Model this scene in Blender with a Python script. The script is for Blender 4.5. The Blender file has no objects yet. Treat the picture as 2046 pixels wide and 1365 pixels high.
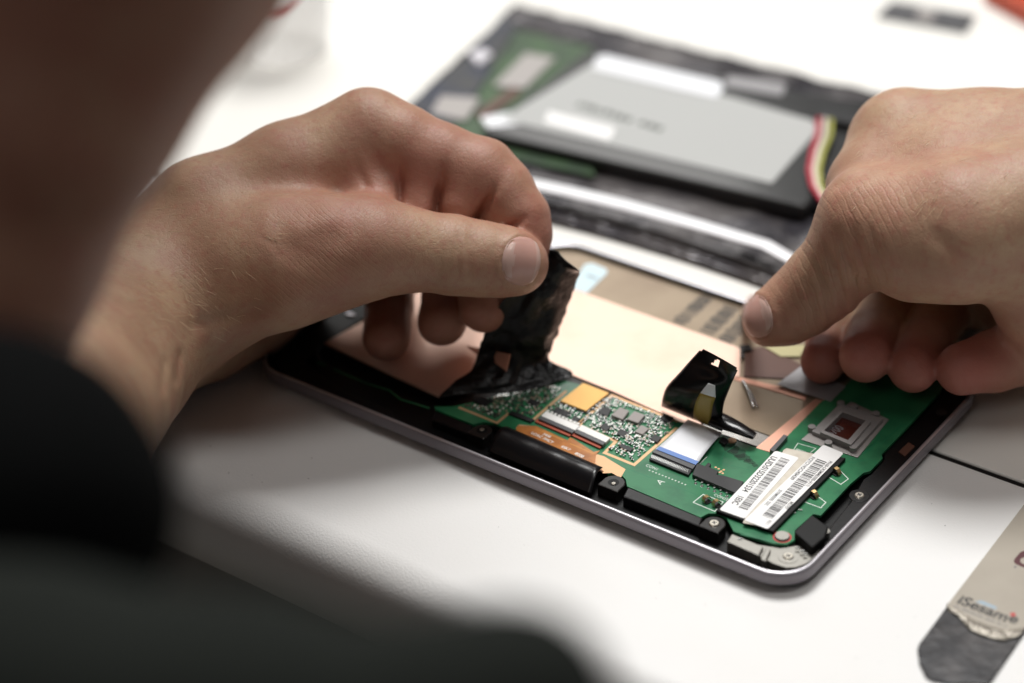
import bpy, bmesh, math, random
import numpy as np
from mathutils import Vector, Matrix

# ------------------------------------------------------------------ camera, world, lights
# Working units are millimetres; the plane z = 0 is the top of the tablet rim, the table top is z = -7.
SC = 0.001
ZT = 7.0
CAM_R = np.array([[0.80934926, 0.58645202, -0.03205947],
                  [0.30009609, -0.45984392, -0.83575469],
                  [-0.50487238, 0.66679652, -0.54816629]])
CAM_C = np.array([431.27384721, -433.52918487, 403.24942359])
FPX = 4500.0
scene = bpy.context.scene
cd = bpy.data.cameras.new('camera')
cam = bpy.data.objects.new('camera', cd)
scene.collection.objects.link(cam)
scene.camera = cam
cd.sensor_width = 36.0
cd.lens = FPX / 2046 * 36
cd.clip_start = 0.02
cd.clip_end = 20
rx, dn, fw = CAM_R
m = Matrix(((rx[0], -dn[0], -fw[0], CAM_C[0] * SC), (rx[1], -dn[1], -fw[1], CAM_C[1] * SC),
            (rx[2], -dn[2], -fw[2], (CAM_C[2] + ZT) * SC), (0, 0, 0, 1)))
cam.matrix_world = m
cd.dof.use_dof = True
cd.dof.focus_distance = 0.672
cd.dof.aperture_fstop = 4.6
cd.dof.aperture_blades = 0

world = bpy.data.worlds.new('World')
scene.world = world
world.use_nodes = True
world.node_tree.nodes['Background'].inputs[0].default_value = (0.92, 0.94, 1.0, 1)
world.node_tree.nodes['Background'].inputs[1].default_value = 0.045

def area(name, loc, target, size, power, col):
    ld = bpy.data.lights.new(name, 'AREA')
    ld.shape = 'RECTANGLE'; ld.size = size[0]; ld.size_y = size[1]
    ld.energy = power; ld.color = col
    o = bpy.data.objects.new(name, ld)
    scene.collection.objects.link(o)
    o.location = loc
    o.rotation_euler = (Vector(target) - Vector(loc)).to_track_quat('-Z', 'Y').to_euler()
    return o
area('ceiling_lamp_back', (-0.22, 0.62, 1.45), (0.10, 0.06, 0), (0.6, 0.5), 28.5, (1.0, 0.99, 0.97))
area('fill_light_above', (0.55, 0.15, 1.45), (0.15, 0.0, 0), (0.4, 0.6), 4.5, (1.0, 0.98, 0.95))  # added overhead fill light
area('window_far', (-0.70, 1.12, 0.78), (0.10, 0.06, 0), (0.42, 0.3), 1.7, (1.0, 0.98, 0.95))
area('fill_light_behind', (0.25, -1.25, 1.25), (0.05, -0.1, 0.1), (0.6, 0.5), 2.2, (1.0, 0.94, 0.89))  # added fill light that lifts the arm and the table's front face

scene.view_settings.view_transform = 'Standard'
scene.view_settings.look = 'None'
scene.view_settings.exposure = 0.0
scene.view_settings.gamma = 1.0
scene.cycles.max_bounces = 8
scene.cycles.use_denoising = True

# ------------------------------------------------------------------ helpers
rnd = random.Random(7)
def pt(u, v, d):
    """point seen at pixel (u,v) of the 2046x1365 photograph, d mm in front of the lens plane"""
    c = np.array([(u - 1023) / FPX, (v - 682.5) / FPX, 1.0]) * d
    return CAM_C + CAM_R.T @ c
def P(u, v, z=-1.0):
    """point of the horizontal plane z seen at pixel (u,v)"""
    d = CAM_R.T @ np.array([(u - 1023) / FPX, (v - 682.5) / FPX, 1.0])
    t = (z - CAM_C[2]) / d[2]
    return CAM_C + d * t
def P2(pts, z=-1.0):
    return [tuple(P(u, v, z)[:2]) for u, v in pts]

def thing(name, label, cat, loc=(0, 0, -7), group=None):
    o = bpy.data.objects.new(name, None)
    scene.collection.objects.link(o)
    o.empty_display_size = 0.01
    o.location = (loc[0] * SC, loc[1] * SC, (loc[2] + ZT) * SC)
    o['label'] = label; o['category'] = cat
    if group: o['group'] = group
    o['org'] = [float(c) for c in loc]
    return o
def org(parent):
    p = parent
    while p is not None and p.parent is not None: p = p.parent
    if p is None: return np.zeros(3) + np.array([0, 0, -ZT])
    return np.array(list(p['org']))

class MB:
    def __init__(s): s.v = []; s.f = []; s.m = []; s.sm = []
    def add(s, vs, fs, mi=0, smooth=False):
        n = len(s.v); s.v += [tuple(float(c) for c in p) for p in vs]
        for f in fs: s.f.append([i + n for i in f]); s.m.append(mi); s.sm.append(smooth)
        return s
    def prism(s, poly, z0, z1, mi=0):
        n = len(poly)
        a = sum(poly[i][0] * poly[(i + 1) % n][1] - poly[(i + 1) % n][0] * poly[i][1] for i in range(n))
        if a < 0: poly = poly[::-1]
        vs = [(x, y, z0) for x, y in poly] + [(x, y, z1) for x, y in poly]
        fs = [list(range(n))[::-1], list(range(n, 2 * n))] + [[i, (i + 1) % n, (i + 1) % n + n, i + n] for i in range(n)]
        return s.add(vs, fs, mi)
    def sheet(s, poly, z, mi=0):
        n = len(poly)
        a = sum(poly[i][0] * poly[(i + 1) % n][1] - poly[(i + 1) % n][0] * poly[i][1] for i in range(n))
        if a < 0: poly = poly[::-1]
        return s.add([(x, y, z) for x, y in poly], [list(range(n))], mi)
    def box(s, c, size, ang=0.0, mi=0):
        ca, sa = math.cos(ang), math.sin(ang); vs = []
        for dz in (-.5, .5):
            for dx, dy in ((-.5, -.5), (.5, -.5), (.5, .5), (-.5, .5)):
                x, y = dx * size[0], dy * size[1]
                vs.append((c[0] + x * ca - y * sa, c[1] + x * sa + y * ca, c[2] + dz * size[2]))
        return s.add(vs, [[3, 2, 1, 0], [4, 5, 6, 7], [0, 1, 5, 4], [1, 2, 6, 5], [2, 3, 7, 6], [3, 0, 4, 7]], mi)
    def cyl(s, c, r, z0, z1, n=28, mi=0, r1=None, smooth=True):
        r1 = r if r1 is None else r1
        vs = [(c[0] + rr * math.cos(2 * math.pi * i / n), c[1] + rr * math.sin(2 * math.pi * i / n), z) for rr, z in ((r, z0), (r1, z1)) for i in range(n)]
        s.add(vs, [[i, (i + 1) % n, (i + 1) % n + n, i + n] for i in range(n)], mi, smooth)
        return s.add(vs[n:], [list(range(n))], mi).add(vs[:n], [list(range(n))[::-1]], mi)
    def tube(s, pts, rad, n=12, mi=0, closed_ends=True):
        pts = [np.array(p, float) for p in pts]; rings = []
        for i, p in enumerate(pts):
            t = pts[min(i + 1, len(pts) - 1)] - pts[max(i - 1, 0)]
            t = t / (np.linalg.norm(t) + 1e-9)
            a = np.cross(t, [0, 0, 1.]); 
            if np.linalg.norm(a) < 1e-3: a = np.array([1., 0, 0])
            a /= np.linalg.norm(a); b = np.cross(a, t)
            r = rad[i] if isinstance(rad, (list, tuple)) else rad
            ra, rb = r if isinstance(r, tuple) else (r, r)
            rings += [p + a * ra * math.cos(2 * math.pi * k / n) + b * rb * math.sin(2 * math.pi * k / n) for k in range(n)]
        fs = [[i * n + k, i * n + (k + 1) % n, (i + 1) * n + (k + 1) % n, (i + 1) * n + k] for i in range(len(pts) - 1) for k in range(n)]
        s.add(rings, fs, mi, True)
        if closed_ends:
            s.add(rings[:n], [list(range(n))], mi).add(rings[-n:], [list(range(n))[::-1]], mi)
        return s
    def line(s, pts, w, z, mi=0):
        for (x0, y0), (x1, y1) in zip(pts[:-1], pts[1:]):
            d = np.array([x1 - x0, y1 - y0]); L = np.linalg.norm(d)
            if L < 1e-6: continue
            d /= L; nrm = np.array([-d[1], d[0]]) * w / 2; e = d * w / 2
            a = np.array([x0, y0]) - e; b = np.array([x1, y1]) + e
            z += 0.0015
            s.add([(*(a - nrm), z), (*(b - nrm), z), (*(b + nrm), z), (*(a + nrm), z)], [[0, 1, 2, 3]], mi)
        return s
    def text(s, body, o3, xd, yd, size, mi=0, squeeze=1.0, bold=0.0):
        cu = bpy.data.curves.new('t', 'FONT'); cu.body = body; cu.size = 1.0; cu.offset = bold
        ob = bpy.data.objects.new('t', cu); scene.collection.objects.link(ob)
        bpy.context.view_layer.update()
        me = ob.evaluated_get(bpy.context.evaluated_depsgraph_get()).to_mesh()
        o3 = np.array(o3, float); xd = np.array(xd, float); yd = np.array(yd, float)
        if len(me.vertices):
            vs = [o3 + xd * v.co.x * size * squeeze + yd * v.co.y * size for v in me.vertices]
            fs = [list(p.vertices) for p in me.polygons]
            s.add(vs, fs, mi)
        ob.to_mesh_clear()
        bpy.data.objects.remove(ob); bpy.data.curves.remove(cu)
        return s
    def build(s, name, mats, parent=None, smooth=None, bevel=0, seg=2, label=None, offset=None, subsurf=0, solid=0):
        if not isinstance(mats, (list, tuple)): mats = [mats]
        o3 = org(parent) if offset is None else np.array(offset, float)
        me = bpy.data.meshes.new(name)
        me.from_pydata([((x - o3[0]) * SC, (y - o3[1]) * SC, (z - o3[2]) * SC) for x, y, z in s.v], [], s.f)
        for mt in mats: me.materials.append(mt)
        me.polygons.foreach_set('material_index', s.m)
        me.polygons.foreach_set('use_smooth', [smooth if smooth is not None else q for q in s.sm])
        me.update()
        o = bpy.data.objects.new(name, me); scene.collection.objects.link(o)
        if parent: o.parent = parent
        if solid:
            md = o.modifiers.new('solid', 'SOLIDIFY'); md.thickness = solid * SC; md.offset = 0
        if bevel:
            md = o.modifiers.new('bevel', 'BEVEL'); md.width = bevel * SC; md.segments = seg; md.limit_method = 'ANGLE'; md.angle_limit = math.radians(40); md.harden_normals = False
        if subsurf:
            md = o.modifiers.new('sub', 'SUBSURF'); md.levels = md.render_levels = subsurf
        if label: o['label'] = label
        return o
def copy_at(src, parent, x, y, z=None, rz=0.0, scale=None):
    """place a copy of a part whose mesh is modelled about its own origin"""
    c = src.copy(); scene.collection.objects.link(c); c.parent = parent
    place(c, parent, x, y, z, rz, scale)
    return c
def place(c, parent, x, y, z, rz=0.0, scale=None):
    o3 = org(parent)
    c.location = ((x - o3[0]) * SC, (y - o3[1]) * SC, (z - o3[2]) * SC)
    c.rotation_euler = (0, 0, rz)
    if scale: c.scale = scale

# ------------------------------------------------------------------ materials
MAT = {}
def mat(name, col, rough=0.5, metal=0.0, spec=0.5, bump=None, var=None, coat=0.0, sss=0.0, trans=0.0, alpha=1.0, ior=1.45):
    """bump = (scale per metre, strength, detail) ; var = (scale, colour2, low, high)"""
    m = bpy.data.materials.new(name); m.use_nodes = True; nt = m.node_tree
    b = nt.nodes['Principled BSDF']
    b.inputs['Base Color'].default_value = (*col, 1); b.inputs['Roughness'].default_value = rough
    b.inputs['Metallic'].default_value = metal; b.inputs['Specular IOR Level'].default_value = spec
    b.inputs['Coat Weight'].default_value = coat; b.inputs['Coat Roughness'].default_value = 0.1
    b.inputs['Transmission Weight'].default_value = trans; b.inputs['Alpha'].default_value = alpha; b.inputs['IOR'].default_value = ior
    tc = nt.nodes.new('ShaderNodeTexCoord')
    if sss:
        b.inputs['Subsurface Weight'].default_value = sss
        b.inputs['Subsurface Radius'].default_value = (1, .35, .2); b.inputs['Subsurface Scale'].default_value = 0.003
    if var:
        n = nt.nodes.new('ShaderNodeTexNoise'); n.inputs['Scale'].default_value = var[0]; n.inputs['Detail'].default_value = 5
        r = nt.nodes.new('ShaderNodeMapRange'); r.inputs[1].default_value = var[2]; r.inputs[2].default_value = var[3]
        mx = nt.nodes.new('ShaderNodeMix'); mx.data_type = 'RGBA'
        mx.inputs[6].default_value = (*col, 1); mx.inputs[7].default_value = (*var[1], 1)
        nt.links.new(tc.outputs['Object'], n.inputs['Vector']); nt.links.new(n.outputs[0], r.inputs[0]); nt.links.new(r.outputs[0], mx.inputs[0])
        nt.links.new(mx.outputs[2], b.inputs['Base Color'])
    if bump:
        n = nt.nodes.new('ShaderNodeTexNoise'); n.inputs['Scale'].default_value = bump[0]; n.inputs['Detail'].default_value = bump[2] if len(bump) > 2 else 3
        bp = nt.nodes.new('ShaderNodeBump'); bp.inputs['Strength'].default_value = bump[1]; bp.inputs['Distance'].default_value = bump[3] if len(bump) > 3 else 0.0003
        nt.links.new(tc.outputs['Object'], n.inputs['Vector']); nt.links.new(n.outputs[0], bp.inputs['Height']); nt.links.new(bp.outputs[0], b.inputs['Normal'])
    MAT[name] = m
    return m
mat('table_white', (.80, .795, .785), .5, spec=.3, bump=(1300, .35, 3, .0003), var=(9, (.77, .755, .73), .45, .75))
mat('floor', (.36, .33, .29), .6, var=(30, (.30, .27, .24), .4, .6))
mat('rim_plastic', (.215, .195, .215), .42, metal=.35, bump=(5000, .1, 2, .0001))
mat('rim_bright', (.66, .64, .68), .34, metal=.8)
mat('bag_strip', (.88, .88, .90), .3)
mat('black_plastic', (.005, .005, .0055), .38, spec=.35, bump=(900, .15, 2, .0002))
mat('black_matt', (.004, .004, .0042), .6, spec=.3)
mat('tab_black', (.016, .014, .013), .3, spec=.5)
mat('black_gloss', (.006, .0055, .0065), .3, spec=.5, bump=(350, .2, 3, .0003))
mat('dark_edge', (.03, .026, .024), .4)
mat('pcb', (.030, .190, .082), .30, coat=.25, var=(130, (.012, .110, .050), .45, .75), bump=(700, .12, 4, .0002))
mat('pcb_trace', (.012, .17, .075), .35, coat=.2)
mat('pcb_dirt', (.006, .03, .015), .5)
mat('tan', (.66, .40, .22), .45, metal=.3)
mat('solder', (.75, .76, .74), .22, metal=.9)
mat('silk', (.72, .78, .72), .5)
mat('gold', (.72, .50, .24), .28, metal=.85)
mat('goldchip', (.62, .36, .12), .30, metal=.75, bump=(200, .05, 2))
mat('flex', (.52, .20, .05), .30, coat=.4, var=(240, (.36, .13, .035), .4, .65))
mat('flexline', (.60, .28, .06), .3, coat=.3)
mat('redbrown', (.40, .075, .035), .4)
mat('white_plastic', (.82, .81, .78), .4)
mat('grey_plastic', (.10, .10, .105), .35)
mat('chip', (.014, .014, .015), .45)
mat('inductor', (.30, .27, .255), .5, bump=(1200, .2))
mat('cap_white', (.78, .76, .70), .3)
mat('cap_tan', (.38, .27, .19), .45)
mat('steel', (.55, .54, .51), .27, metal=.9, var=(90, (.33, .32, .30), .42, .66), bump=(120, .18, 3, .0006))
mat('steel_satin', (.27, .26, .235), .42, metal=.6, bump=(600, .1, 3))
mat('screw', (.62, .58, .50), .3, metal=.85)
mat('copper', (.82, .565, .45), .38, metal=.55, coat=.1, var=(55, (.74, .47, .36), .50, .85), bump=(45, .28, 4, .0012))
mat('copper_edge', (.74, .40, .29), .4, metal=.5)
mat('gold_panel', (.30, .235, .165), .32, metal=.55, var=(45, (.24, .18, .125), .4, .7))
mat('brown_film', (.11, .05, .035), .35)
mat('yellow_film', (.50, .46, .24), .4)
mat('grey_film', (.42, .41, .42), .3, metal=.3, alpha=.85)
mat('blue_sticker', (.62, .78, .84), .5)
mat('label_white', (.84, .83, .82), .45, bump=(500, .05))
mat('label_ink', (.02, .02, .022), .5)
mat('label_ink_pale', (.16, .16, .17), .5)
mat('old_tape', (.66, .61, .52), .42, coat=.2, var=(300, (.58, .52, .43), .4, .65), bump=(500, .2))
mat('ribbon', (.80, .81, .84), .28, coat=.2)
mat('ribbon_blue', (.05, .16, .48), .4)
mat('mustard', (.34, .24, .045), .45)
mat('film_black', (.0045, .0045, .005), .22, spec=.4, bump=(160, .12, 2, .0005))
mat('module_grey', (.27, .255, .25), .42, metal=.15, bump=(700, .15, 3))
mat('module_plate', (.38, .355, .34), .4, metal=.3)
mat('module_window', (.065, .014, .010), .16, coat=.6)
mat('tape_black', (.0035, .0036, .004), .36, spec=.45, bump=(330, .7, 5, .0011))
mat('bag', (.042, .039, .046), .26, metal=.35, bump=(60, .6, 5, .003), var=(30, (.12, .11, .11), .42, .62))
mat('bag_rim', (.86, .86, .88), .2)
mat('bg_green', (.05, .10, .04), .4, var=(60, (.035, .06, .035), .42, .6))
mat('bg_blue', (.028, .033, .055), .4, var=(80, (.05, .05, .05), .4, .6))
mat('battery_black', (.022, .022, .022), .3, coat=.3)
mat('battery_silver', (.44, .445, .435), .55, spec=.3)
mat('battery_ink', (.05, .06, .045), .5)
mat('wire_red', (.50, .03, .06), .4)
mat('wire_white', (.72, .66, .6), .4)
mat('wire_yellow', (.42, .42, .10), .4)
mat('red', (.50, .035, .035), .4)
mat('orange', (.62, .10, .05), .45)
mat('cup', (.93, .92, .91), .4, alpha=.38)
mat('steel_tip', (.055, .055, .057), .30, metal=.8, var=(90, (.12, .115, .115), .40, .8), bump=(300, .35, 5, .0004))
mat('tool_sticker', (.42, .38, .32), .42, spec=.3, var=(60, (.38, .34, .285), .4, .7))
mat('torn_film', (.34, .31, .26), .25, metal=.35, bump=(450, .9, 5, .001))
mat('logo_blue', (.32, .42, .50), .5)
mat('logo_black', (.02, .02, .02), .45)
mat('logo_dark_red', (.075, .008, .014), .5)
mat('nail', (.56, .315, .265), .3, coat=.2, sss=.15)
mat('nail_pale', (.60, .385, .33), .3, coat=.2, sss=.15)
mat('shirt', (.0035, .0037, .0038), .95, spec=.05)
mat('jacket', (.014, .016, .014), .95, spec=.1)
mat('hair_blond', (.74, .58, .38), .4)

def skin_material(name, base, red, pale):
    m = bpy.data.materials.new(name); m.use_nodes = True; nt = m.node_tree; N = nt.nodes; L = nt.links
    b = N['Principled BSDF']; b.inputs['Roughness'].default_value = .48; b.inputs['Specular IOR Level'].default_value = .38
    b.inputs['Subsurface Weight'].default_value = .18; b.inputs['Subsurface Radius'].default_value = (1, .3, .16); b.inputs['Subsurface Scale'].default_value = 0.0035
    tc = N.new('ShaderNodeTexCoord')
    def noise(scale, det, rough=.55):
        n = N.new('ShaderNodeTexNoise'); n.inputs['Scale'].default_value = scale; n.inputs['Detail'].default_value = det; n.inputs['Roughness'].default_value = rough
        L.new(tc.outputs['Object'], n.inputs['Vector']); return n
    def rng(src, a, c, lo=0., hi=1.):
        r = N.new('ShaderNodeMapRange'); r.inputs[1].default_value = a; r.inputs[2].default_value = c; r.inputs[3].default_value = lo; r.inputs[4].default_value = hi
        L.new(src, r.inputs[0]); return r.outputs[0]
    def mix(f, c1, c2):
        x = N.new('ShaderNodeMix'); x.data_type = 'RGBA'
        L.new(f, x.inputs[0])
        for i, c in ((6, c1), (7, c2)):
            if isinstance(c, tuple): x.inputs[i].default_value = (*c, 1)
            else: L.new(c, x.inputs[i])
        return x.outputs[2]
    at = N.new('ShaderNodeAttribute'); at.attribute_name = 'flush'
    c = mix(rng(noise(55, 4).outputs[0], .42, .66), base, pale)
    c = mix(rng(noise(420, 3).outputs[0], .50, .75, 0, .45), c, red)
    c = mix(rng(noise(95, 3).outputs[0], .50, .72, 0, .30), c, red)
    c = mix(at.outputs['Fac'], c, red)
    L.new(c, b.inputs['Base Color'])
    # pores and fine skin lines
    v = N.new('ShaderNodeTexVoronoi'); v.inputs['Scale'].default_value = 1100; v.feature = 'DISTANCE_TO_EDGE'
    mp = N.new('ShaderNodeMapping'); mp.inputs['Rotation'].default_value = (0.3, 0.9, .7); mp.inputs['Scale'].default_value = (1, .45, 1)
    wn = noise(260, 2); ad = N.new('ShaderNodeVectorMath'); ad.operation = 'MULTIPLY_ADD'
    L.new(wn.outputs[1], ad.inputs[0]); ad.inputs[1].default_value = (.0018, .0018, .0018); L.new(tc.outputs['Object'], ad.inputs[2])
    L.new(ad.outputs[0], mp.inputs['Vector']); L.new(mp.outputs[0], v.inputs['Vector'])
    vr = rng(v.outputs['Distance'], 0, .12)
    b1 = N.new('ShaderNodeBump'); b1.inputs['Strength'].default_value = .22; b1.inputs['Distance'].default_value = .00025; L.new(vr, b1.inputs['Height'])
    b2 = N.new('ShaderNodeBump'); b2.inputs['Strength'].default_value = .42; b2.inputs['Distance'].default_value = .0008
    L.new(noise(190, 7, .62).outputs[0], b2.inputs['Height']); L.new(b1.outputs[0], b2.inputs['Normal'])
    last = b2.outputs[0]
    for attr, npx, period in (('crease_a', (.66, -.75), .00135), ('crease_b', (.93, -.36), .0021)):
        wv = CAM_R.T @ np.array([npx[0], npx[1], 0.0])
        dt = N.new('ShaderNodeVectorMath'); dt.operation = 'DOT_PRODUCT'; L.new(tc.outputs['Object'], dt.inputs[0]); dt.inputs[1].default_value = tuple(float(q) * 2 * math.pi / period for q in wv)
        nz = noise(120, 3); m1 = N.new('ShaderNodeMath'); m1.operation = 'MULTIPLY_ADD'; L.new(nz.outputs[0], m1.inputs[0]); m1.inputs[1].default_value = 9.0; L.new(dt.outputs['Value'], m1.inputs[2])
        sn = N.new('ShaderNodeMath'); sn.operation = 'SINE'; L.new(m1.outputs[0], sn.inputs[0])
        sr = rng(sn.outputs[0], -1, -.35, 0, 1)
        aa = N.new('ShaderNodeAttribute'); aa.attribute_name = attr
        bb = N.new('ShaderNodeBump'); bb.inputs['Distance'].default_value = .0005; L.new(sr, bb.inputs['Height'])
        st = N.new('ShaderNodeMath'); st.operation = 'MULTIPLY'; L.new(aa.outputs['Fac'], st.inputs[0]); L.new(rng(noise(60, 2).outputs[0], .35, .6, .2, 1), st.inputs[1])
        L.new(st.outputs[0], bb.inputs['Strength']); L.new(last, bb.inputs['Normal']); last = bb.outputs[0]
    L.new(last, b.inputs['Normal'])
    return m
SKIN = skin_material('skin', (.395, .240, .155), (.38, .128, .100), (.475, .32, .205))

def smoothstep(x): x = np.clip(x, 0, 1); return x * x * (3 - 2 * x)

# ------------------------------------------------------------------ the tables and the floor
mat('table_cream', (.80, .785, .745), .5, spec=.3, bump=(900, .12, 2, .0003), var=(9, (.77, .75, .70), .45, .75))
def table_slab(name, x0, x1, y0, y1, r_front, r_back, label, m_='table_white'):
    prof = []
    T = 27.0
    for a in np.linspace(180, 90, 13): prof.append((y0 + r_front + r_front * math.cos(math.radians(a)), -7 - r_front + r_front * math.sin(math.radians(a))))
    for a in np.linspace(90, 0, 5): prof.append((y1 - r_back + r_back * math.cos(math.radians(a)), -7 - r_back + r_back * math.sin(math.radians(a))))
    prof += [(y1, -7 - T), (y0, -7 - T)]
    n = len(prof); mb = MB()
    vs = [(x, y, z) for x in (x0, x1) for y, z in prof]
    mb.add(vs, [[i, i + n, (i + 1) % n + n, (i + 1) % n] for i in range(n)], 0, True)
    mb.add(vs, [list(range(n)), list(range(n, 2 * n))[::-1]], 0)
    t = thing('table', label, 'table', ((x0 + x1) / 2, y0, -750), group='white tables pushed together')
    o = mb.build('tabletop', MAT[m_], t)
    for p in o.data.polygons:
        p.use_smooth = len(p.vertices) == 4
    md = o.modifiers.new('n', 'WEIGHTED_NORMAL'); md.keep_sharp = True
    if m_ == 'table_white': MB().box(((x0 + x1) / 2, y1 + 1.1, -19), (x1 - x0, 2.1, 22.6)).build('gap_strip', MAT['black_matt'], t)  # black strip filling the gap between the two tables
    lb = MB()
    for lx in (x0 + 60, x1 - 60):
        lb = MB().box((lx, (y0 + y1) / 2, -392), (40, 40, 716)); lb.build('leg', MAT['steel_satin'], t)
    return t
table_slab('t', -1400, 1400, -55, 85.1, 11, .8, 'narrow white table with rounded front edge under the opened tablet, nearest the camera')
table_slab('t', -1400, 1400, 87.4, 1500, .8, 11, 'wide white table beyond the black gap, carrying the bagged parts', 'table_cream')
fl = MB().sheet([(-6000, -6000), (6000, -6000), (6000, 6000), (-6000, 6000)], -750).build('floor', MAT['floor'])
fl['kind'] = 'structure'

# ------------------------------------------------------------------ tablet
L_, W_, R_ = 198.5, 120.5, 12.0
tablet = thing('tablet', 'opened tablet computer with green circuit board and copper foil exposed, lying on the table', 'tablet', (99, 60, -7))
def arc(cx, cy, r, a0, a1, n=9):
    return [(cx + r * math.cos(math.radians(a)), cy + r * math.sin(math.radians(a))) for a in np.linspace(a0, a1, n)]
XN, YN = 33.0, 97.0          # the far left corner is cut away
def outline(i):
    """housing outline, inset by i mm"""
    r = max(R_ - i, 2)
    o = arc(L_ - R_, W_ - R_, r, 0, 90) + arc(XN + R_, W_ - R_, r, 90, 180)
    o += [(XN + i, YN + i + 6), (XN + i, YN - i)] if False else [(XN + i, YN - i)]
    o += arc(R_ - 5.0, YN - R_, r, 90, 180)
    o += arc(R_ - 5.0, R_, r, 180, 270) + arc(L_ - R_, R_, r, 270, 360)
    return o
def clampin(poly, i=2.3):
    out = []
    for x, y in poly:
        x = min(x, L_ - i); y = max(y, i); dx = x - (L_ - R_); dy = (R_) - y; r = R_ - i
        if dx > 0 and dy > 0 and math.hypot(dx, dy) > r: k = r / math.hypot(dx, dy); x = L_ - R_ + dx * k; y = R_ - dy * k
        out.append((x, y))
    return out
def ring(mb, prof, mi=0):
    prev = None; n = None
    vs = []; 
    for i, z in prof:
        o = outline(i); n = len(o); vs += [(x, y, z) for x, y in o]
    fs = []
    for k in range(len(prof) - 1):
        for j in range(n): fs.append([k * n + j, k * n + (j + 1) % n, (k + 1) * n + (j + 1) % n, (k + 1) * n + j][::-1])
    mb.add(vs, fs, mi, True)
# outer wall: tapered belly, flat band, chamfer
hb = MB(); ring(hb, [(9, -6.95), (4.5, -6.2), (1.6, -4.7), (.55, -4.35)]); 
hb.sheet(outline(9), -6.95)
hb.build('back_bezel', MAT['dark_edge'], tablet)
hb = MB(); ring(hb, [(.6, -4.3), (.1, -4.15), (0, -3.9), (0, -.9), (.15, -.5), (.4, -.3)]); hb.build('side_band', MAT['rim_plastic'], tablet)
hb = MB(); ring(hb, [(.4, -.3), (.62, -.06), (.85, 0), (1.15, 0), (1.4, -.15)]); hb.build('chamfer_trim', MAT['rim_bright'], tablet)
hb = MB(); ring(hb, [(1.4, -.15), (1.6, -.6), (1.7, -5.2)]); hb.sheet(outline(1.65), -4.6)
hb.build('inner_tray', MAT['black_plastic'], tablet)

# black inner frame along the near and the right edges
fr = MB()
fr.prism([(-2, 14), (1, 6), (9, 2.6), (60, 2.6), (60, 4.0), (52, 4.2), (50, 6.2), (30, 6.0), (9, 12), (8, 40), (12, 92), (2, 90), (-2, 60)], -4.8, -1.6)
fr.build('left_frame', MAT['black_plastic'], tablet, bevel=.3)
fr = MB()
for x0, x1, y0, y1, zt in ((61, 84, 2.0, 3.2, -1.9), (86, 118, 2.0, 3.0, -2.2), (120, 146, 2.0, 3.4, -1.9), (148, 176, 2.0, 3.0, -2.0)):
    fr.prism([(x0, y0), (x1, y0), (x1, y1), (x0, y1)], -4.8, zt)
for x in np.arange(14, 176, 2.7):
    fr.prism([(x, 2.0), (x + .9, 2.0), (x + .9, 4.4), (x, 4.4)], -4.8, -2.9 + .5 * math.sin(x))
fr.build('rib_strip', MAT['black_plastic'], tablet, bevel=.12)
# right hand frame (between board and rim)
rf = MB()
edge = P2([(1660, 1052), (1700, 1003), (1725, 958), (1741, 947), (1766, 920), (1766, 908), (1828, 846), (1880, 790), (1905, 762)], -2.2)
outer = [(196.3, 118), (196.3, 12)]
rf.prism(edge + outer, -4.8, -2.1)
rf.build('side_frame', MAT['black_plastic'], tablet, bevel=.3)
rb = MB()
q = P2([(1795, 905), (1815, 886), (1828, 894), (1808, 914)], -2.0); rb.prism(q, -2.1, -1.5); rb.build('foam_pad', MAT['brown_film'], tablet, bevel=.1)

mb = MB(); mb.tube([P(632, 722, -1.6), P(690, 748, -1.6), P(738, 768, -1.4), P(778, 780, -1.5), P(800, 798, -1.6), P(858, 816, -1.5)], .28, 8); mb.build('board_edge', MAT['pcb'], tablet)
mb = MB(); mb.tube([P(640, 690, -1.4), P(632, 705, -1.2), P(640, 720, -1.4), P(665, 738, -1.6)], .5, 8); mb.build('thin_cable', MAT['black_gloss'], tablet)
mb = MB(); c_ = P(700, 627, -1.0); mb.box((c_[0], c_[1], -1.3), (3.2, 1.6, .6), .2); mb.build('glint_piece', MAT['rim_bright'], tablet, bevel=.2)  # bright piece standing in for a white reflection on the frame
# screw prototype: countersunk phillips head
def screw_mesh():
    mb = MB()
    mb.cyl((0, 0), 1.55, -.5, 0, 28, 0, 1.55)
    mb.cyl((0, 0), 1.55, 0, .35, 28, 0, 1.25)
    for a in (0, math.pi / 2):
        mb.box((0, 0, .355), (1.7, .42, .06), a + .4, 1)
    return mb
scr = screw_mesh().build('screw', [MAT['screw'], MAT['label_ink']], tablet, offset=(0, 0, 0))
def screw_at(u, v, z, rz=0, first=[True], sc=1.0):
    x, y, _ = P(u, v, z)
    if first[0]: first[0] = False; c = scr; place(c, tablet, x, y, z, rz, (sc,) * 3)
    else: c = copy_at(scr, tablet, x, y, z, rz, (sc,) * 3)
    return c
def boss(u, v, z, r=3.6, pts=None):
    x, y, _ = P(u, v, z)
    mb = MB()
    # tab: semicircle towards the board, square towards the rim
    poly = arc(x, y, r, -10, 190, 16) + [(x - r, y - 3.4), (x + r, y - 3.4)]
    mb.prism(poly, -4.8, z)
    mb.cyl((x, y), 1.7, z - .4, z + .02, 28, 2)
    return mb.build('screw_tab', [MAT['tab_black'], MAT['chip'], MAT['black_matt']], tablet, bevel=.35)
boss(963, 860, -.6, 3.2); screw_at(963, 858, -.6, .3, sc=.45)
boss(1226, 964, -.7, 3.6); screw_at(1226, 966, -.5, .9, sc=.42)
boss(1427, 1046, -.5, 3.4); screw_at(1427, 1046, -.35, .2)
screw_at(1717, 990, -1.9, .5, sc=.95)
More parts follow.
